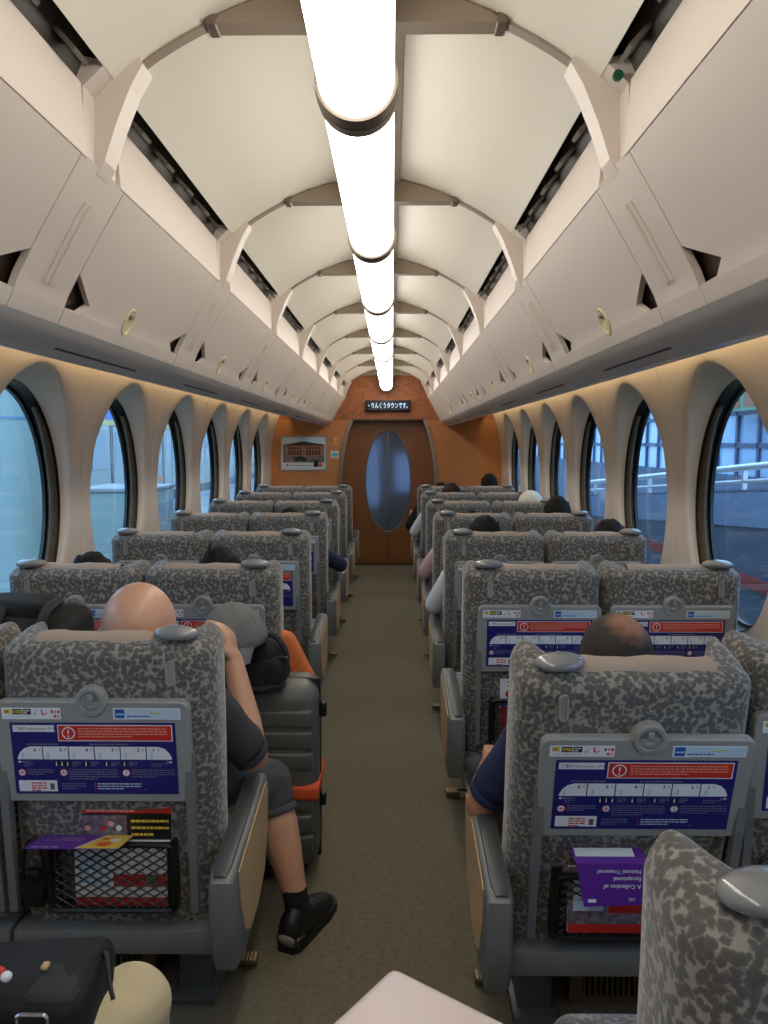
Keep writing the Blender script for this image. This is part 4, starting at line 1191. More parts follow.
def passenger(label, seat, top, skin, shirt, pants, hair='hair_black', hx=0.0, hy=0.20, J=None, voxel=0.013, sleeve=0.75, leg=1.0, hr=(0.078, 0.096, 0.112), hairfn=None, group=None, shoes=True, fold=0.003, hands=True):
    sx, sy = seat; hz = top - hr[2]
    root = empty('person', (sx, sy + 0.30, 0)); tag(root, label, 'person', group)
    inv = Vector((sx, sy + 0.30, 0))
    shz = hz - 0.165
    D = dict(head=V(sx + hx, sy + hy, hz), neck=V(sx + hx * 0.5, sy + hy - 0.005, shz + 0.03), chest=V(sx, sy + 0.25, shz - 0.10), belly=V(sx, sy + 0.29, 0.58), pelvis=V(sx, sy + 0.31, 0.515),
             shL=V(sx - 0.165, sy + 0.235, shz), shR=V(sx + 0.165, sy + 0.235, shz), elL=V(sx - 0.195, sy + 0.30, 0.555), elR=V(sx + 0.195, sy + 0.30, 0.555),
             wrL=V(sx - 0.12, sy + 0.50, 0.615), wrR=V(sx + 0.12, sy + 0.50, 0.615), hiL=V(sx - 0.085, sy + 0.33, 0.50), hiR=V(sx + 0.085, sy + 0.33, 0.50),
             knL=V(sx - 0.10, sy + 0.70, 0.485), knR=V(sx + 0.10, sy + 0.70, 0.485), anL=V(sx - 0.10, sy + 0.70, 0.10), anR=V(sx + 0.10, sy + 0.70, 0.10))
    if J: D.update({k: (Vector(v) if not isinstance(v, (int, float)) else v) for k, v in J.items()})
    b = Body()
    # torso
    b.ell(D['pelvis'], (0.150, 0.115, 0.085), 2); b.ell(D['belly'], (0.148, 0.112, 0.13), 1); b.ell(D['chest'], (0.160, 0.108, 0.155), 1)
    b.chain([D['shL'], (D['shL'] + D['shR']) / 2 + V(0, 0, 0.025), D['shR']], [0.058, 0.075, 0.058], 1)
    b.cap(D['neck'] - V(0, 0, 0.03), D['head'] - V(0, 0.01, 0.04), 0.054, 0.050, 0)
    # head
    h = D['head']
    b.ell(h + V(0, -0.004, 0.012), (hr[0], hr[1], hr[2] - 0.012), 0); b.ell(h + V(0, 0.030, -0.055), (hr[0] * 0.78, hr[1] * 0.66, hr[2] * 0.52), 0)
    b.ell(h + V(0, 0.095, -0.02), (0.014, 0.020, 0.022), 0); b.ell(h + V(0, 0.075, 0.018), (hr[0] * 0.62, 0.022, 0.012), 0)
    for k in (-1, 1): b.ell(h + V(k * (hr[0] + 0.004), -0.004, -0.018), (0.012, 0.020, 0.031), 0)
    # arms
    for q, sg in (('L', -1), ('R', 1)):
        S, E, W = D['sh' + q], D['el' + q], D['wr' + q]
        t = sleeve
        if t <= 1.0:
            X = S.lerp(E, t); b.cap(S, X, 0.060, 0.056, 1)
            b.cap(S.lerp(E, max(0, t - 0.1)), E, 0.043, 0.039, 0); b.chain([E, E.lerp(W, 0.35), W], [0.040, 0.041, 0.027], 0)
        else:
            X = E.lerp(W, t - 1); b.cap(S, E, 0.060, 0.050, 1); b.cap(E, X, 0.050, 0.040, 1); b.chain([X, W], [0.033, 0.027], 0)
        dd = D.get('hd' + q, (W - E)); nn = D.get('hn' + q, V(0, 0, -1))
        if hands: hand(b, W - dd.normalized() * 0.012, dd, nn, sg, D.get('hc' + q, 22), 1.0, 0)
        else: b.ell(W + dd.normalized() * 0.05, (0.035, 0.05, 0.02), 0)
    # legs
    for q in 'LR':
        H, K, A = D['hi' + q], D['kn' + q], D['an' + q]
        if leg >= 1.0:
            b.chain([H, K], [0.086, 0.066], 2); b.chain([K, K.lerp(A, 0.3), A], [0.064, 0.060, 0.046], 2); b.cap(A, A - V(0, 0, 0.04), 0.034, 0.036, 3)
        else:
            b.chain([H, K], [0.090, 0.076], 2); b.cap(K, K.lerp(A, leg), 0.074, 0.072, 2)
            b.chain([K, K.lerp(A, 0.35), K.lerp(A, 0.6), A.lerp(K, 0.12)], [0.056, 0.060, 0.050, 0.036], 0); b.cap(A.lerp(K, 0.12), A - V(0, 0, 0.04), 0.036, 0.038, 3)
    body = b.fuse('body', [skin, shirt, pants, 'sock_black'], root, voxel, 2, fold)
    body.location = -inv
    def hem(p, d, r, m):
        d = d.normalized(); u = d.cross(V(0, 0, 1) if abs(d.z) < 0.9 else V(1, 0, 0)).normalized(); w = d.cross(u)
        R = []
        for q, rr in ((-0.012, r), (-0.004, r + 0.003), (0.006, r + 0.003), (0.009, r), (0.004, r - 0.012)):
            R.append([p + d * q + (u * math.cos(t) + w * math.sin(t)) * rr for t in (2 * math.pi * i / 24 for i in range(24))])
        child(MB().loft(R, cap=False).build('hem', m, root, smooth='full'))
    def child(o): o.location = Vector(o.location) - inv; return o
    if voxel < 0.01:
        for q in 'LR':
            S, E, K, A = D['sh' + q], D['el' + q], D['kn' + q], D['an' + q]
            if sleeve <= 1: hem(S.lerp(E, sleeve) + (E - S).normalized() * 0.035, E - S, 0.050, shirt)
            if leg < 1: hem(K.lerp(A, leg) + (A - K).normalized() * 0.045, A - K, 0.066, pants)
    for k in (-1, 1):
        child(MB().ell(h + V(k * 0.030, 0.085, 0.004), (0.011, 0.008, 0.008), 10, 8).build('eye', 'eye_dark', root, smooth='full'))
    child(MB().ell(h + V(0, 0.086, -0.062), (0.022, 0.008, 0.006), 12, 8).build('mouth', 'lip', root, smooth='full'))
    if hairfn: child(hairfn(root, h))
    elif hair: child(hair_mesh(root, h + V(0, -0.006, 0.012), (hr[0], hr[1], hr[2] - 0.012), hair))
    if shoes:
        for q in 'LR':
            A, K = D['an' + q], D['kn' + q]
            n0 = len(root.children); f = D.get('ft' + q, V(0, 1, 0))
            shoe(root, A, f)
    for o in root.children:
        if o.name.startswith('shoe'): o.location = -inv
    return root

AL, AR, WL, WR = AX['left'], AX['right'], WX['left'], WX['right']
# bald man in the first row on the left
passenger('bald man in charcoal shirt and grey shorts sitting in the left aisle seat', (AL, 1.65), 1.048, 'skin_fair', 'shirt_charcoal', 'shorts_grey', hair=None, hx=-0.002, hy=0.275, voxel=0.0075,
          sleeve=0.76, leg=0.10, hr=(0.092, 0.108, 0.122), fold=0.006,
          J=dict(shR=(-0.405, 1.915, 0.735), elR=(-0.306, 2.00, 0.560), wrR=(-0.378, 2.10, 0.800), hdR=(-0.07, 0.08, 0.28), hnR=(-0.8, 0.2, 0.1), hcR=30,
                 shL=(-0.745, 1.915, 0.735), hiR=(-0.49, 1.99, 0.50), knR=(-0.300, 2.17, 0.405), anR=(-0.200, 2.070, 0.105), ftR=(0.10, 0.25, 0), chest=(-0.577, 1.90, 0.64)))
# man in navy on the right: cropped hair with a thin crown
def crop_hair(root, h):
    m = mat('cropped_hair', (46, 40, 36), 0.75, var=0.3, scale=120, bump=0.5, bscale=400)
    nt = m.node_tree; b = nt.nodes['Principled BSDF']; src = b.inputs['Base Color'].links[0].from_socket
    tc = nt.nodes.new('ShaderNodeTexCoord'); d = nt.nodes.new('ShaderNodeVectorMath'); d.operation = 'DISTANCE'; d.inputs[1].default_value = (0.022, -0.035, 0.100)
    n = nt.nodes.new('ShaderNodeTexNoise'); n.inputs['Scale'].default_value = 45; n.inputs['Detail'].default_value = 4
    a = nt.nodes.new('ShaderNodeMath'); a.operation = 'MULTIPLY_ADD'; a.inputs[1].default_value = 0.045
    r = nt.nodes.new('ShaderNodeMapRange'); r.inputs[1].default_value = 0.050; r.inputs[2].default_value = 0.095; r.inputs[3].default_value = 0.8; r.inputs[4].default_value = 0.0
    mx = nt.nodes.new('ShaderNodeMix'); mx.data_type = 'RGBA'; mx.inputs['B'].default_value = (*lin((176, 124, 94)), 1)
    nt.links.new(tc.outputs['Object'], d.inputs[0]); nt.links.new(tc.outputs['Object'], n.inputs['Vector'])
    nt.links.new(n.outputs['Fac'], a.inputs[0]); nt.links.new(d.outputs['Value'], a.inputs[2]); nt.links.new(a.outputs[0], r.inputs[0])
    nt.links.new(r.outputs[0], mx.inputs['Factor']); nt.links.new(src, mx.inputs['A']); nt.links.new(mx.outputs['Result'], b.inputs['Base Color'])
    o = hair_mesh(root, (0, 0, 0), (0.084, 0.100, 0.103), 'cropped_hair', cut=-0.45, rnd=0.001, grow=1.03)
    o.location = h + V(0, -0.004, 0.012)
    return o
passenger('man in a navy short-sleeved shirt with cropped balding hair, right aisle seat', (AR, 1.585), 0.992, 'skin_tan', 'shirt_navy', 'trousers_dark', hx=0.040, hy=0.225, voxel=0.0085, sleeve=0.70,
          hr=(0.084, 0.100, 0.115), hairfn=crop_hair, fold=0.005,
          J=dict(shL=(0.405, 1.82, 0.70), elL=(0.290, 1.865, 0.492), wrL=(0.345, 2.09, 0.515), shR=(0.735, 1.82, 0.70)))
# passenger with beige trousers beside the viewpoint
passenger('passenger at the bottom left corner in beige trousers with a white sleeve', (AL - 0.02, 0.45), 1.04, 'skin_fair', 'shirt_white', 'trousers_beige', hair='hair_black', hy=0.20, voxel=0.009, sleeve=0.9, fold=0.007,
          J=dict(hiR=(-0.50, 0.80, 0.50), knR=(-0.360, 1.165, 0.490), anR=(-0.365, 1.20, 0.10), hiL=(-0.68, 0.80, 0.50), knL=(-0.70, 1.17, 0.49), anL=(-0.70, 1.2, 0.10),
                 shR=(-0.45, 0.70, 0.80), elR=(-0.505, 0.86, 0.60), wrR=(-0.590, 1.04, 0.640), shL=(-0.76, 0.70, 0.80), elL=(-0.80, 0.78, 0.57), wrL=(-0.68, 0.98, 0.62)))
far = [
    ('black-haired passenger in the second left aisle seat, crown just over the headrest', (AL, 2.65), 1.005, 'shirt_black', 'hair_black', dict()),
    ('dark-haired passenger by the left window, crown just over the headrest', (WL, 2.65), 0.985, 'shirt_black', 'hair_black', dict()),
    ('passenger on the left with a navy sleeve reaching into the aisle', (AL, 4.65), 0.985, 'shirt_navy', 'hair_black', dict(sleeve=1.7, J=dict(elR=(AL + 0.305, 5.02, 0.60), wrR=(AL + 0.24, 5.2, 0.58)))),
    ('dark-haired passenger in the nearest occupied window seat on the right', (WR, 3.65), 1.012, 'shirt_navy', 'hair_black', dict(hx=0.10)),
    ('passenger with a round black haircut in a right window seat', (WR, 4.65), 1.058, 'shirt_black', 'hair_black', dict(hx=0.05)),
    ('passenger wearing a pale cap in a right window seat', (WR, 5.65), 1.03, 'shirt_navy', None, dict(hx=0.06)),
    ('farthest dark-haired passenger by the right windows near the end wall', (WR, 7.65), 1.085, 'shirt_black', 'hair_black', dict(hx=0.0)),
    ('brown-haired passenger with a white sleeve in a far right aisle seat', (AR, 6.65), 1.04, 'shirt_white', 'hair_brown', dict(hx=0.03, sleeve=1.5, J=dict(elL=(AR - 0.29, 6.95, 0.60), shL=(AR - 0.20, 6.88, 0.74), wrL=(AR - 0.2, 7.15, 0.56)))),
    ('black-haired passenger with a white short sleeve on the right aisle armrest', (AR, 3.65), 1.03, 'shirt_white', 'hair_black', dict(hx=-0.03, sleeve=0.98, J=dict(shL=(AR - 0.19, 3.90, 0.72), elL=(AR - 0.272, 3.97, 0.555), wrL=(AR - 0.22, 4.20, 0.55)))),
    ('passenger in a pale pink top on the right aisle side', (AR, 4.65), 0.97, 'shirt_pink', 'hair_black', dict(sleeve=0.95, J=dict(shL=(AR - 0.19, 4.90, 0.70), elL=(AR - 0.280, 4.97, 0.56), wrL=(AR - 0.22, 5.2, 0.55)))),
    ('passenger in black leaning into the aisle from the last right row', (AR, 7.65), 0.99, 'shirt_black', 'hair_black', dict(sleeve=1.6, J=dict(shL=(AR - 0.20, 7.80, 0.76), elL=(AR - 0.315, 7.84, 0.56), wrL=(AR - 0.29, 8.02, 0.66)))),
]
for lab, seat, top, shirt, hair, kw in far:
    p = passenger(lab, seat, top, 'skin_tan', shirt, 'trousers_dark', hair=hair, voxel=0.016, group='passengers further ahead', shoes=False, hands=False, **kw)
    if hair is None:
        hc = V(0.06, -0.10, 0.918 + 0.03)
        mb = MB(); mb.ell((0, 0, 0), (0.092, 0.108, 0.095), 24, 14); mb.v = [(x, y, max(z, -0.02)) for x, y, z in mb.v]
        c = mb.build('cap', 'cap_white', p, smooth='full', loc=hc)
        mb = MB(); mb.ell((0, 0.12, -0.012), (0.075, 0.075, 0.008), 20, 8); mb.build('brim', 'cap_white', c, smooth='full')

# ------------------------------------------------------------------ luggage and small things
su = empty('suitcase', (-0.335, 2.445, 0)); tag(su, 'charcoal hard-shell suitcase with an orange strap standing beside the bald man', 'suitcase')
SW, SD, SH = 0.33, 0.22, 0.60
mb = MB(); mb.rbox((0, 0, 0.04 + SH / 2), (SW, SD, SH), 0.055, 5); mb.build('shell', 'suitcase_grey', su, smooth='full')
rm_ = MB().rbox((0, 0, 0), (SW - 0.016, SD + 0.008, 0.058), 0.010, 3).mesh('shell_rib', 'suitcase_grey', smooth=60)
for k in range(7):
    if k == 3: continue
    link_mesh('shell_rib', rm_, su, (-0.005, 0, 0.13 + k * 0.068))
mb = MB().rbox((0, 0, 0.300), (SW + 0.010, SD + 0.018, 0.048), 0.012, 3); mb.build('luggage_strap', 'strap_orange', su, smooth=50)
mb = MB().rbox((0, 0, 0.04 + SH / 2), (SW + 0.006, 0.016, SH + 0.006), 0.007, 2); mb.build('zip_seam', 'black_plastic', su, smooth=50)
MB().rbox((SW / 2 + 0.012, -0.01, 0.54), (0.022, 0.03, 0.05), 0.008, 2).build('side_handle', 'black_plastic', su, smooth=50)
MB().rbox((SW / 2 + 0.010, -0.01, 0.24), (0.020, 0.03, 0.045), 0.006, 2).build('strap_buckle', 'black_plastic', su, smooth=50)
MB().rbox((0.03, -0.02, 0.04 + SH + 0.001), (0.06, 0.010, 0.002), 0.0009, 1).build('luggage_sticker', 'print_white', su)
wh = MB().cyl((0, 0, 0.022), 0.022, 0.018, 'x', 16).mesh('wheel', 'black_plastic', smooth=40)
for x in (-1, 1):
    for y in (-1, 1): link_mesh('wheel', wh, su, (x * (SW / 2 - 0.05), y * (SD / 2 - 0.05), 0)); 
for x in (-1, 1):
    for y in (-1, 1): MB().span(-0.015, 0.015, -0.015, 0.015, 0.03, 0.05).build('wheel_mount', 'black_plastic', su, loc=(x * (SW / 2 - 0.05), y * (SD / 2 - 0.05), 0))

def soft(mb, amp, f, seed=0):
    out = []
    for v in mb.v:
        v = Vector(v); n = noise.noise_vector(v * f + Vector((seed, seed * 2, 0))); out.append(tuple(v + n * amp))
    mb.v = out; return mb
def softbox(c, size, r, amp, f, seed, cuts=3):
    bm = bmesh.new(); bmesh.ops.create_cube(bm, size=1)
    for v in bm.verts: v.co = Vector((v.co.x * size[0], v.co.y * size[1], v.co.z * size[2]))
    bmesh.ops.bevel(bm, geom=bm.edges[:], offset=r, segments=3, profile=0.5, affect='EDGES')
    bmesh.ops.subdivide_edges(bm, edges=bm.edges[:], cuts=cuts, use_grid_fill=True)
    bm.verts.index_update(); mb = MB(); mb.add([v.co.copy() for v in bm.verts], [[v.index for v in f.verts] for f in bm.faces]); bm.free()
    soft(mb, amp, f, seed); mb.v = [tuple(Vector(v) + Vector(c)) for v in mb.v]; return mb

bk = empty('backpack', (-0.375, 2.40, 0.64)); tag(bk, 'black backpack resting on top of the charcoal suitcase', 'backpack')
softbox((-0.02, 0, 0.075), (0.23, 0.19, 0.15), 0.045, 0.014, 9, 1).build('body', 'bag_black', bk, smooth='full')
softbox((0.065, -0.03, 0.055), (0.10, 0.15, 0.11), 0.03, 0.010, 12, 2).build('side_pocket', 'bag_black', bk, smooth='full')
softbox((-0.03, -0.09, 0.045), (0.17, 0.05, 0.09), 0.02, 0.006, 12, 3).build('front_pocket', 'bag_black', bk, smooth='full')
MB().tube([(-0.12, -0.105, 0.012), (-0.05, -0.122, 0.010), (0.05, -0.118, 0.014), (0.11, -0.09, 0.022)], 0.008, 6).build('webbing_band', 'bag_black_web', bk, smooth=60)
MB().tube(bez([(0.03, -0.02, 0.145), (0.07, -0.05, 0.165), (0.105, -0.06, 0.13), (0.115, -0.06, 0.09)], 5), 0.009, 6).build('shoulder_strap', 'bag_black_web', bk, smooth=60)
MB().tube(bez([(-0.08, 0.03, 0.14), (-0.05, 0.0, 0.185), (0.0, 0.0, 0.185), (0.03, 0.03, 0.14)], 5), 0.008, 6).build('grab_loop', 'bag_black_web', bk, smooth=60)
MB().rbox((0.105, -0.085, 0.095), (0.03, 0.012, 0.022), 0.004, 2).build('buckle', 'black_plastic', bk, smooth=40)

# grey cap lying on the backpack, brim towards the viewer
cp = empty('baseball_cap', (-0.415, 2.29, 0.800)); tag(cp, 'grey cloth baseball cap perched on the black backpack', 'cap')
CR = Matrix.Diagonal((1.18, 1.18, 1.12)) @ rot('Z', 158) @ rot('X', -4)
mb = MB(); mb.ell((0, 0, 0), (0.083, 0.095, 0.105), 28, 16); mb.v = [(x, y, max(z, 0.0)) for x, y, z in mb.v]
soft(mb, 0.004, 14, 5); mb.v = [tuple(CR @ Vector(v)) for v in mb.v]; cr_ = mb.build('crown', 'cap_grey', cp, smooth='full')
mb = MB(); R = []
for t in [i / 10 for i in range(11)]:
    a = math.radians(-75 + 150 * t); rr = 0.083
    inn = Vector((0.080 * math.sin(a), 0.092 * math.cos(a), 0.004)); L = 0.075 * math.cos(a * 0.9) ** 0.7
    out = inn + Vector((0.25 * math.sin(a) * L, L, -0.022 - 0.012 * abs(math.sin(a))))
    R.append([CR @ p for p in (inn, out, out + Vector((0, 0, 0.005)), inn + Vector((0, 0, 0.005)))])
mb.loft(R).build('brim', 'cap_grey', cp, smooth=60)
mb = MB().ell(CR @ Vector((0, 0, 0.105)), (0.007, 0.007, 0.004), 10, 6); mb.build('top_button', 'cap_grey', cp, smooth='full')
mb = MB()
for k in range(6):
    a = math.pi * k / 6 * 2
    mb.tube([CR @ Vector((0.0835 * math.cos(t) * math.cos(a), 0.0955 * math.cos(t) * math.sin(a), 0.1055 * math.sin(t))) for t in (0.05, 0.35, 0.7, 1.05, 1.5)], 0.0014, 5)
mb.build('seams', 'cap_grey', cp)

# orange cloth bag leaning between suitcase and the seat ahead
oc = empty('orange_bag', (-0.280, 2.605, 0.0)); tag(oc, 'crumpled orange cloth bag behind the suitcase', 'bag')
mb = softbox((0, 0, 0.375), (0.10, 0.05, 0.75), 0.022, 0.012, 8, 7, 4)
mb.v = [(x * (1.0 if z < 0.60 else max(0.3, 1 - (z - 0.60) * 4)) + min((0.75 - z) * 0.35, 0.05) - 0.02, y, max(z, 0.0)) for x, y, z in mb.v]
mb.build('cloth', 'cloth_orange', oc, smooth='full')
MB().tube(bez([(-0.03, -0.02, 0.72), (-0.012, -0.03, 0.68), (0.012, -0.034, 0.60), (0.03, -0.034, 0.50)], 5), 0.005, 6).build('drawcord', 'strap_orange', oc, smooth=60)

# black travel bag on the left window seat
tb = empty('travel_bag', (-0.965, 2.09, 0.432)); tag(tb, 'bulky black travel bag standing on the left window seat', 'bag')
softbox((0, 0, 0.255), (0.36, 0.22, 0.51), 0.06, 0.014, 7, 11).build('body', 'bag_black', tb, smooth='full')
softbox((-0.03, 0.0, 0.515), (0.22, 0.14, 0.06), 0.02, 0.008, 10, 12).build('top_lid', 'bag_black', tb, smooth='full')
for x in (-0.02, 0.10): MB().tube(bez([(x, -0.118, 0.36), (x, -0.122, 0.44), (x + 0.005, -0.08, 0.515), (x, 0.02, 0.528)], 5), 0.014, 6).build('strap', 'bag_black_web', tb, smooth=60)
MB().rbox((0.085, -0.130, 0.475), (0.012, 0.008, 0.028), 0.003, 2).build('zip_pull', 'steel', tb, smooth=40)

# black shoulder bag on the lap of the nearest passenger
lb_ = empty('shoulder_bag', (-0.470, 1.075, 0.528)); tag(lb_, 'black shoulder bag on the lap at the bottom left corner', 'bag')
softbox((0, 0, 0.045), (0.20, 0.16, 0.11), 0.03, 0.008, 9, 21).build('body', 'bag_black', lb_, smooth='full')
softbox((0.055, -0.03, 0.06), (0.08, 0.09, 0.09), 0.02, 0.005, 10, 22).build('side_pouch', 'bag_black_web', lb_, smooth='full')
MB().tube([(0.035 + a, -0.095, 0.06 + b) for a, b in rrect(-0.012, 0.03, -0.02, 0.035, 0.006, 3)], 0.003, 6, closed=True).build('buckle', 'steel', lb_, smooth=60)
MB().rbox((0.03, -0.02, 0.112), (0.010, 0.014, 0.006), 0.002, 2).build('brass_tab', 'wood_inlay', lb_, smooth=40)
MB().tube(bez([(0.09, 0.04, 0.09), (0.105, 0.02, 0.10), (0.12, -0.01, 0.075), (0.128, -0.02, 0.06)], 4), 0.0035, 6).build('zip_cord', 'black_plastic', lb_, smooth=60)
ch = empty('bag_charm', (-0.500, 1.020, 0.652)); tag(ch, 'small red and blue plastic charm on the black shoulder bag', 'charm')
mat('charm_blue', (40, 80, 200), 0.3)
MB().rbox((0.0, 0, 0.006), (0.045, 0.018, 0.014), 0.006, 3, R=rot('Z', -25)).build('red_piece', 'print_red', ch, smooth='full')
MB().rbox((-0.018, -0.010, 0.007), (0.025, 0.016, 0.014), 0.006, 3).build('blue_piece', 'charm_blue', ch, smooth='full')
MB().ell((0.028, -0.014, 0.007), (0.008, 0.008, 0.007), 10, 8).build('white_piece', 'print_white', ch, smooth='full')

# made-up suitcase standing in for a pale blurred thing close to the lens
ps = empty('suitcase', (0.067, 0.727, 0), math.radians(-36)); tag(ps, 'pale pinkish-white suitcase-shaped stand-in for a blurred close object at the bottom edge', 'suitcase')
MB().rbox((0, 0, 0.04 + 0.355), (0.22, 0.30, 0.71), 0.014, 4).build('shell', 'stand_in_pink', ps, smooth='full')
for x in (-0.06, 0.06):
    for y in (-0.1, 0.1): MB().cyl((x, y, 0.022), 0.022, 0.018, 'x', 16).build('wheel', 'black_plastic', ps, smooth=40)
MB().span(-0.09, 0.09, -0.12, 0.12, 0.03, 0.05).build('wheel_plate', 'black_plastic', ps)
for k in range(6): MB().rbox((0, 0, 0.14 + k * 0.10), (0.224, 0.24, 0.03), 0.008, 2).build('shell_rib', 'stand_in_pink', ps, smooth=60)

# ------------------------------------------------------------------ leaflets in the seat pockets
def sheet(mb, pts, th=0.0012):
    """thin folded sheet: list of (left, right) 3D edges down its length"""
    R = []
    for a, b in pts:
        a, b = Vector(a), Vector(b); R.append([a, b, b + Vector((0, th, th)), a + Vector((0, th, th))])
    return mb.loft(R)
ZP = 0.335
def magazine(x, y, z, w, h, label, mats, pr):
    m = empty('magazine', (x, y, z)); tag(m, label, 'magazine', 'reading matter in seat pockets')
    MB().box((0, 0, h / 2), (w, 0.005, h)).build('pages', 'paper_white', m)
    p = Print(-0.0027); pr(p, w, h); p.mb.build('cover_print', mats, m, fixn=False)
def pr_red(p, w, h):
    p.rect(-w / 2, w / 2, 0, h, 0, 1); p.rect(-w / 2, w / 2, h * 0.45, h * 0.86, 3, 2); p.rect(-w / 2, w / 2, h * 0.86, h, 1, 2); p.rect(-w / 2, 0, h * 0.56, h * 0.84, 2, 3); p.rect(0.004, w / 2, h * 0.56, h * 0.84, 3, 3)
    p.lines(-w / 2 + 0.01, w / 2 - 0.01, h * 0.97, 3, 0.010, 0.004, 5, 3, 11); p.lines(0.01, w / 2 - 0.006, h * 0.80, 3, 0.016, 0.006, 4, 4, 12)
    for i in range(5): p.disc(-w / 2 + 0.012 + i * 0.018, h * (0.72 + 0.04 * (i % 2)), 0.007, (5, 2, 1, 5, 0)[i], 4, 10)
    p.rect(-w / 2, w / 2, h * 0.05, h * 0.14, 1, 2); p.rect(-w / 2 + 0.02, w / 2 - 0.05, h * 0.35, h * 0.6, 1, 2)
MT = ['paper_white', 'paper_red', 'paper_photo', 'print_black', 'paper_yellow', 'print_palered']
yL = 1.65 + rear_y(0.42) - 0.014
magazine(AL + 0.035, yL, ZP + 0.004, 0.205, 0.252, 'red and dark magazine in the pocket behind the bald man', MT, pr_red)
def pr_white(p, w, h):
    p.rect(-w / 2, w / 2, 0, h, 0, 1); p.rect(-w / 2, w / 2, 0.0, 0.02, 1, 2); p.rect(-w * 0.1, w / 2, 0.045, 0.075, 1, 2); p.rect(-w * 0.45, -w * 0.15, 0.05, 0.12, 2, 2); p.disc(w * 0.3, 0.062, 0.012, 3, 3)
mat('print_green', (60, 130, 80), 0.4)
magazine(AL + 0.025, yL - 0.008, ZP + 0.004, 0.22, 0.155, 'white and red leaflet behind the net of the left pocket', ['paper_white', 'paper_red', 'print_skyblue', 'print_green'], pr_white)
yR = 1.585 + rear_y(0.42) - 0.014 - 0.024
magazine(AR - 0.01, yR, ZP + 0.004, 0.205, 0.245, 'red and dark magazine in the pocket behind the man in navy', MT, pr_red)
magazine(AR - 0.005, yR - 0.008, ZP + 0.004, 0.22, 0.15, 'dark and red leaflet behind the net of the right pocket', ['paper_photo', 'paper_red', 'print_skyblue', 'print_green'], pr_white)
y3 = 2.65 + rear_y(0.42) - 0.014
def pr3(p, w, h):
    p.rect(-w / 2, w / 2, 0, h, 0, 1); p.disc(-0.03, h * 0.62, 0.016, 1, 2); p.lines(-0.04, 0.05, h * 0.85, 3, 0.015, 0.005, 1, 2, 4); p.rect(-w / 2, -w / 2 + 0.03, 0.02, h * 0.45, 1, 2); p.rect(-w / 2, -w / 2 + 0.03, h * 0.46, h * 0.55, 2, 2)
magazine(AR - 0.045, y3, ZP + 0.004, 0.13, 0.27, 'white leaflet with red marks in the second right seat pocket', ['paper_white', 'paper_red', 'print_blue'], pr3)

# purple leaflets
lf = empty('leaflet', (AL - 0.050, yL - 0.03, 0.510)); tag(lf, 'purple and yellow leaflet lying over the left seat pocket', 'leaflet', 'purple leaflets')
LR = rot('X', -13)
def leaf_plane(w, l, kind):
    mb = MB(); n = 5
    return mb
mb = MB().box(LR @ Vector((0, -0.03, 0)), (0.205, 0.105, 0.0012), None, LR); mb.build('paper', 'paper_purple', lf)
mb = MB()
def top(x, y, d=0.0010): return tuple(LR @ Vector((x, -0.03 + y, d)))
mb.add([top(0.012, -0.0525), top(0.1025, -0.0525), top(0.1025, 0.0525), top(0.045, 0.0525)], [(0, 1, 2, 3)], 0)
mb.add([top(0.006, -0.0525), top(0.012, -0.0525), top(0.045, 0.0525), top(0.040, 0.0525)], [(0, 1, 2, 3)], 1)
for cx, cy, r, mi in ((0.06, -0.02, 0.016, 2), (0.075, 0.01, 0.012, 1), (0.05, 0.02, 0.008, 2)):
    mb.add([top(cx + r * math.cos(t), cy + r * math.sin(t), 0.0014) for t in (2 * math.pi * i / 14 for i in range(14))], [tuple(range(14))], mi)
for t_, x, y, sz in (('A Collection of', 0.0, 0.012, 0.013), ('Exceptional', 0.0, 0.026, 0.010)):
    vs, fs = text_geo(t_, sz); mb.add([top(x - a, y - b, 0.0014) for a, b in vs], fs, 1)
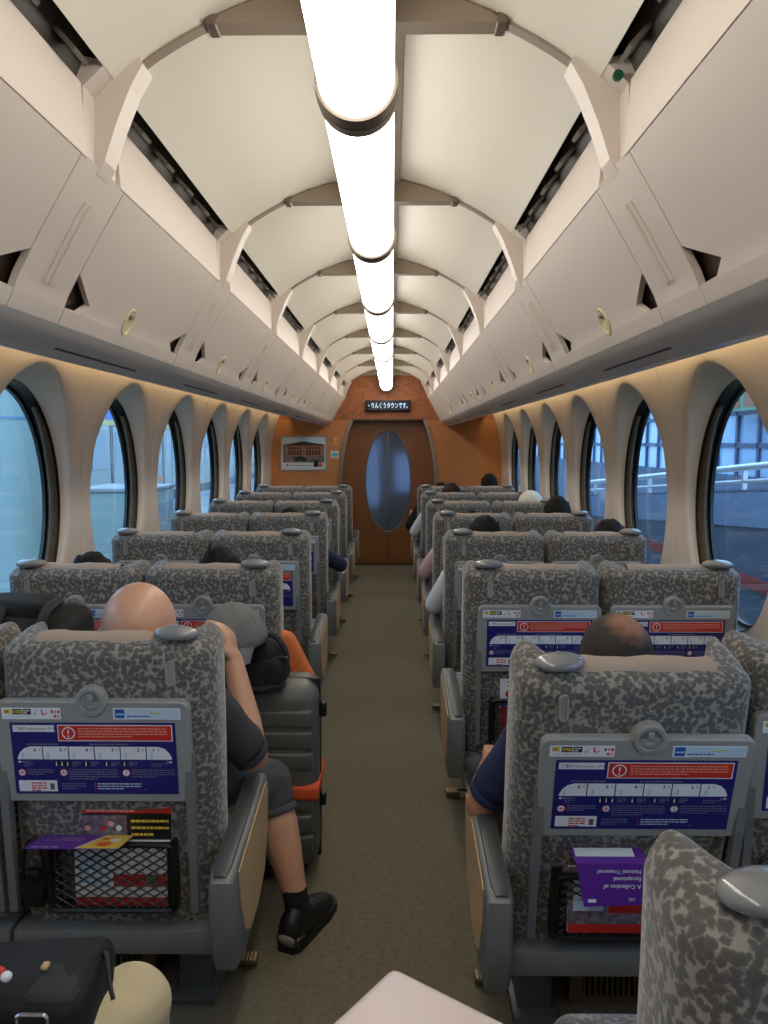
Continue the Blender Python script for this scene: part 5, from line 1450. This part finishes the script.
for q in range(3): mb.add([top(-0.09 + q * 0.022, -0.045, 0.0014), top(-0.075 + q * 0.022, -0.045, 0.0014), top(-0.075 + q * 0.022, -0.041, 0.0014), top(-0.09 + q * 0.022, -0.041, 0.0014)], [(0, 1, 2, 3)], 1)
mb.build('print', ['paper_yellow', 'print_white', 'strap_orange'], lf, fixn=False)

lr = empty('leaflet', (AR - 0.040, yR - 0.034, 0.442)); tag(lr, 'purple leaflet with upside-down white lettering hanging from the right pocket', 'leaflet', 'purple leaflets')
W2 = 0.075
def lp(x, z): return (x, -0.022 - 0.10 * (0.085 - z) * 0.6, z)
mb = MB(); sheet(mb, [((-W2, 0.012, 0.095), (W2, 0.012, 0.095)), ((-W2, -0.012, 0.088), (W2, -0.012, 0.088)), (lp(-W2 + 0.006, 0.08), lp(W2 + 0.006, 0.08)), (lp(-W2 + 0.022, -0.012), lp(W2 + 0.024, -0.006))])
mb.build('paper', 'paper_purple', lr)
mb = MB()
def fr_(x, z, d=0.0014):
    a = lp(x, z); return (a[0], a[1] - d, a[2])
for t_, z, sz in (('A Collection of', 0.030, 0.0125), ('Exceptional', 0.046, 0.0125), ('National Treasures!', 0.061, 0.0115)):
    vs, fs = text_geo(t_, sz, 'LEFT', 0.0002); mb.add([fr_(0.066 - a, z - b + 0.006) for a, b in vs], fs, 0)
mb.build('lettering', 'print_white', lr, fixn=False); mb = MB()
mb.add([fr_(-0.045, -0.002), fr_(-0.028, -0.002), fr_(-0.028, 0.005), fr_(-0.045, 0.005)], [(0, 1, 2, 3)], 0)
mb.build('logo_mark', 'print_white', lr, fixn=False); mb = MB()
vs, fs = text_geo('100', 0.010); mb.add([fr_(0.055 - a, 0.008 - b) for a, b in vs], fs, 0)
mb.build('logo_number', 'print_white', lr, fixn=False)
MB().add([(-W2 + 0.006, -0.013, 0.0905), (W2 - 0.02, -0.013, 0.0905), (W2 - 0.02, 0.010, 0.0968), (-W2 + 0.006, 0.010, 0.0968)], [(0, 1, 2, 3)], 0).build('white_edge', 'print_white', lr, fixn=False)
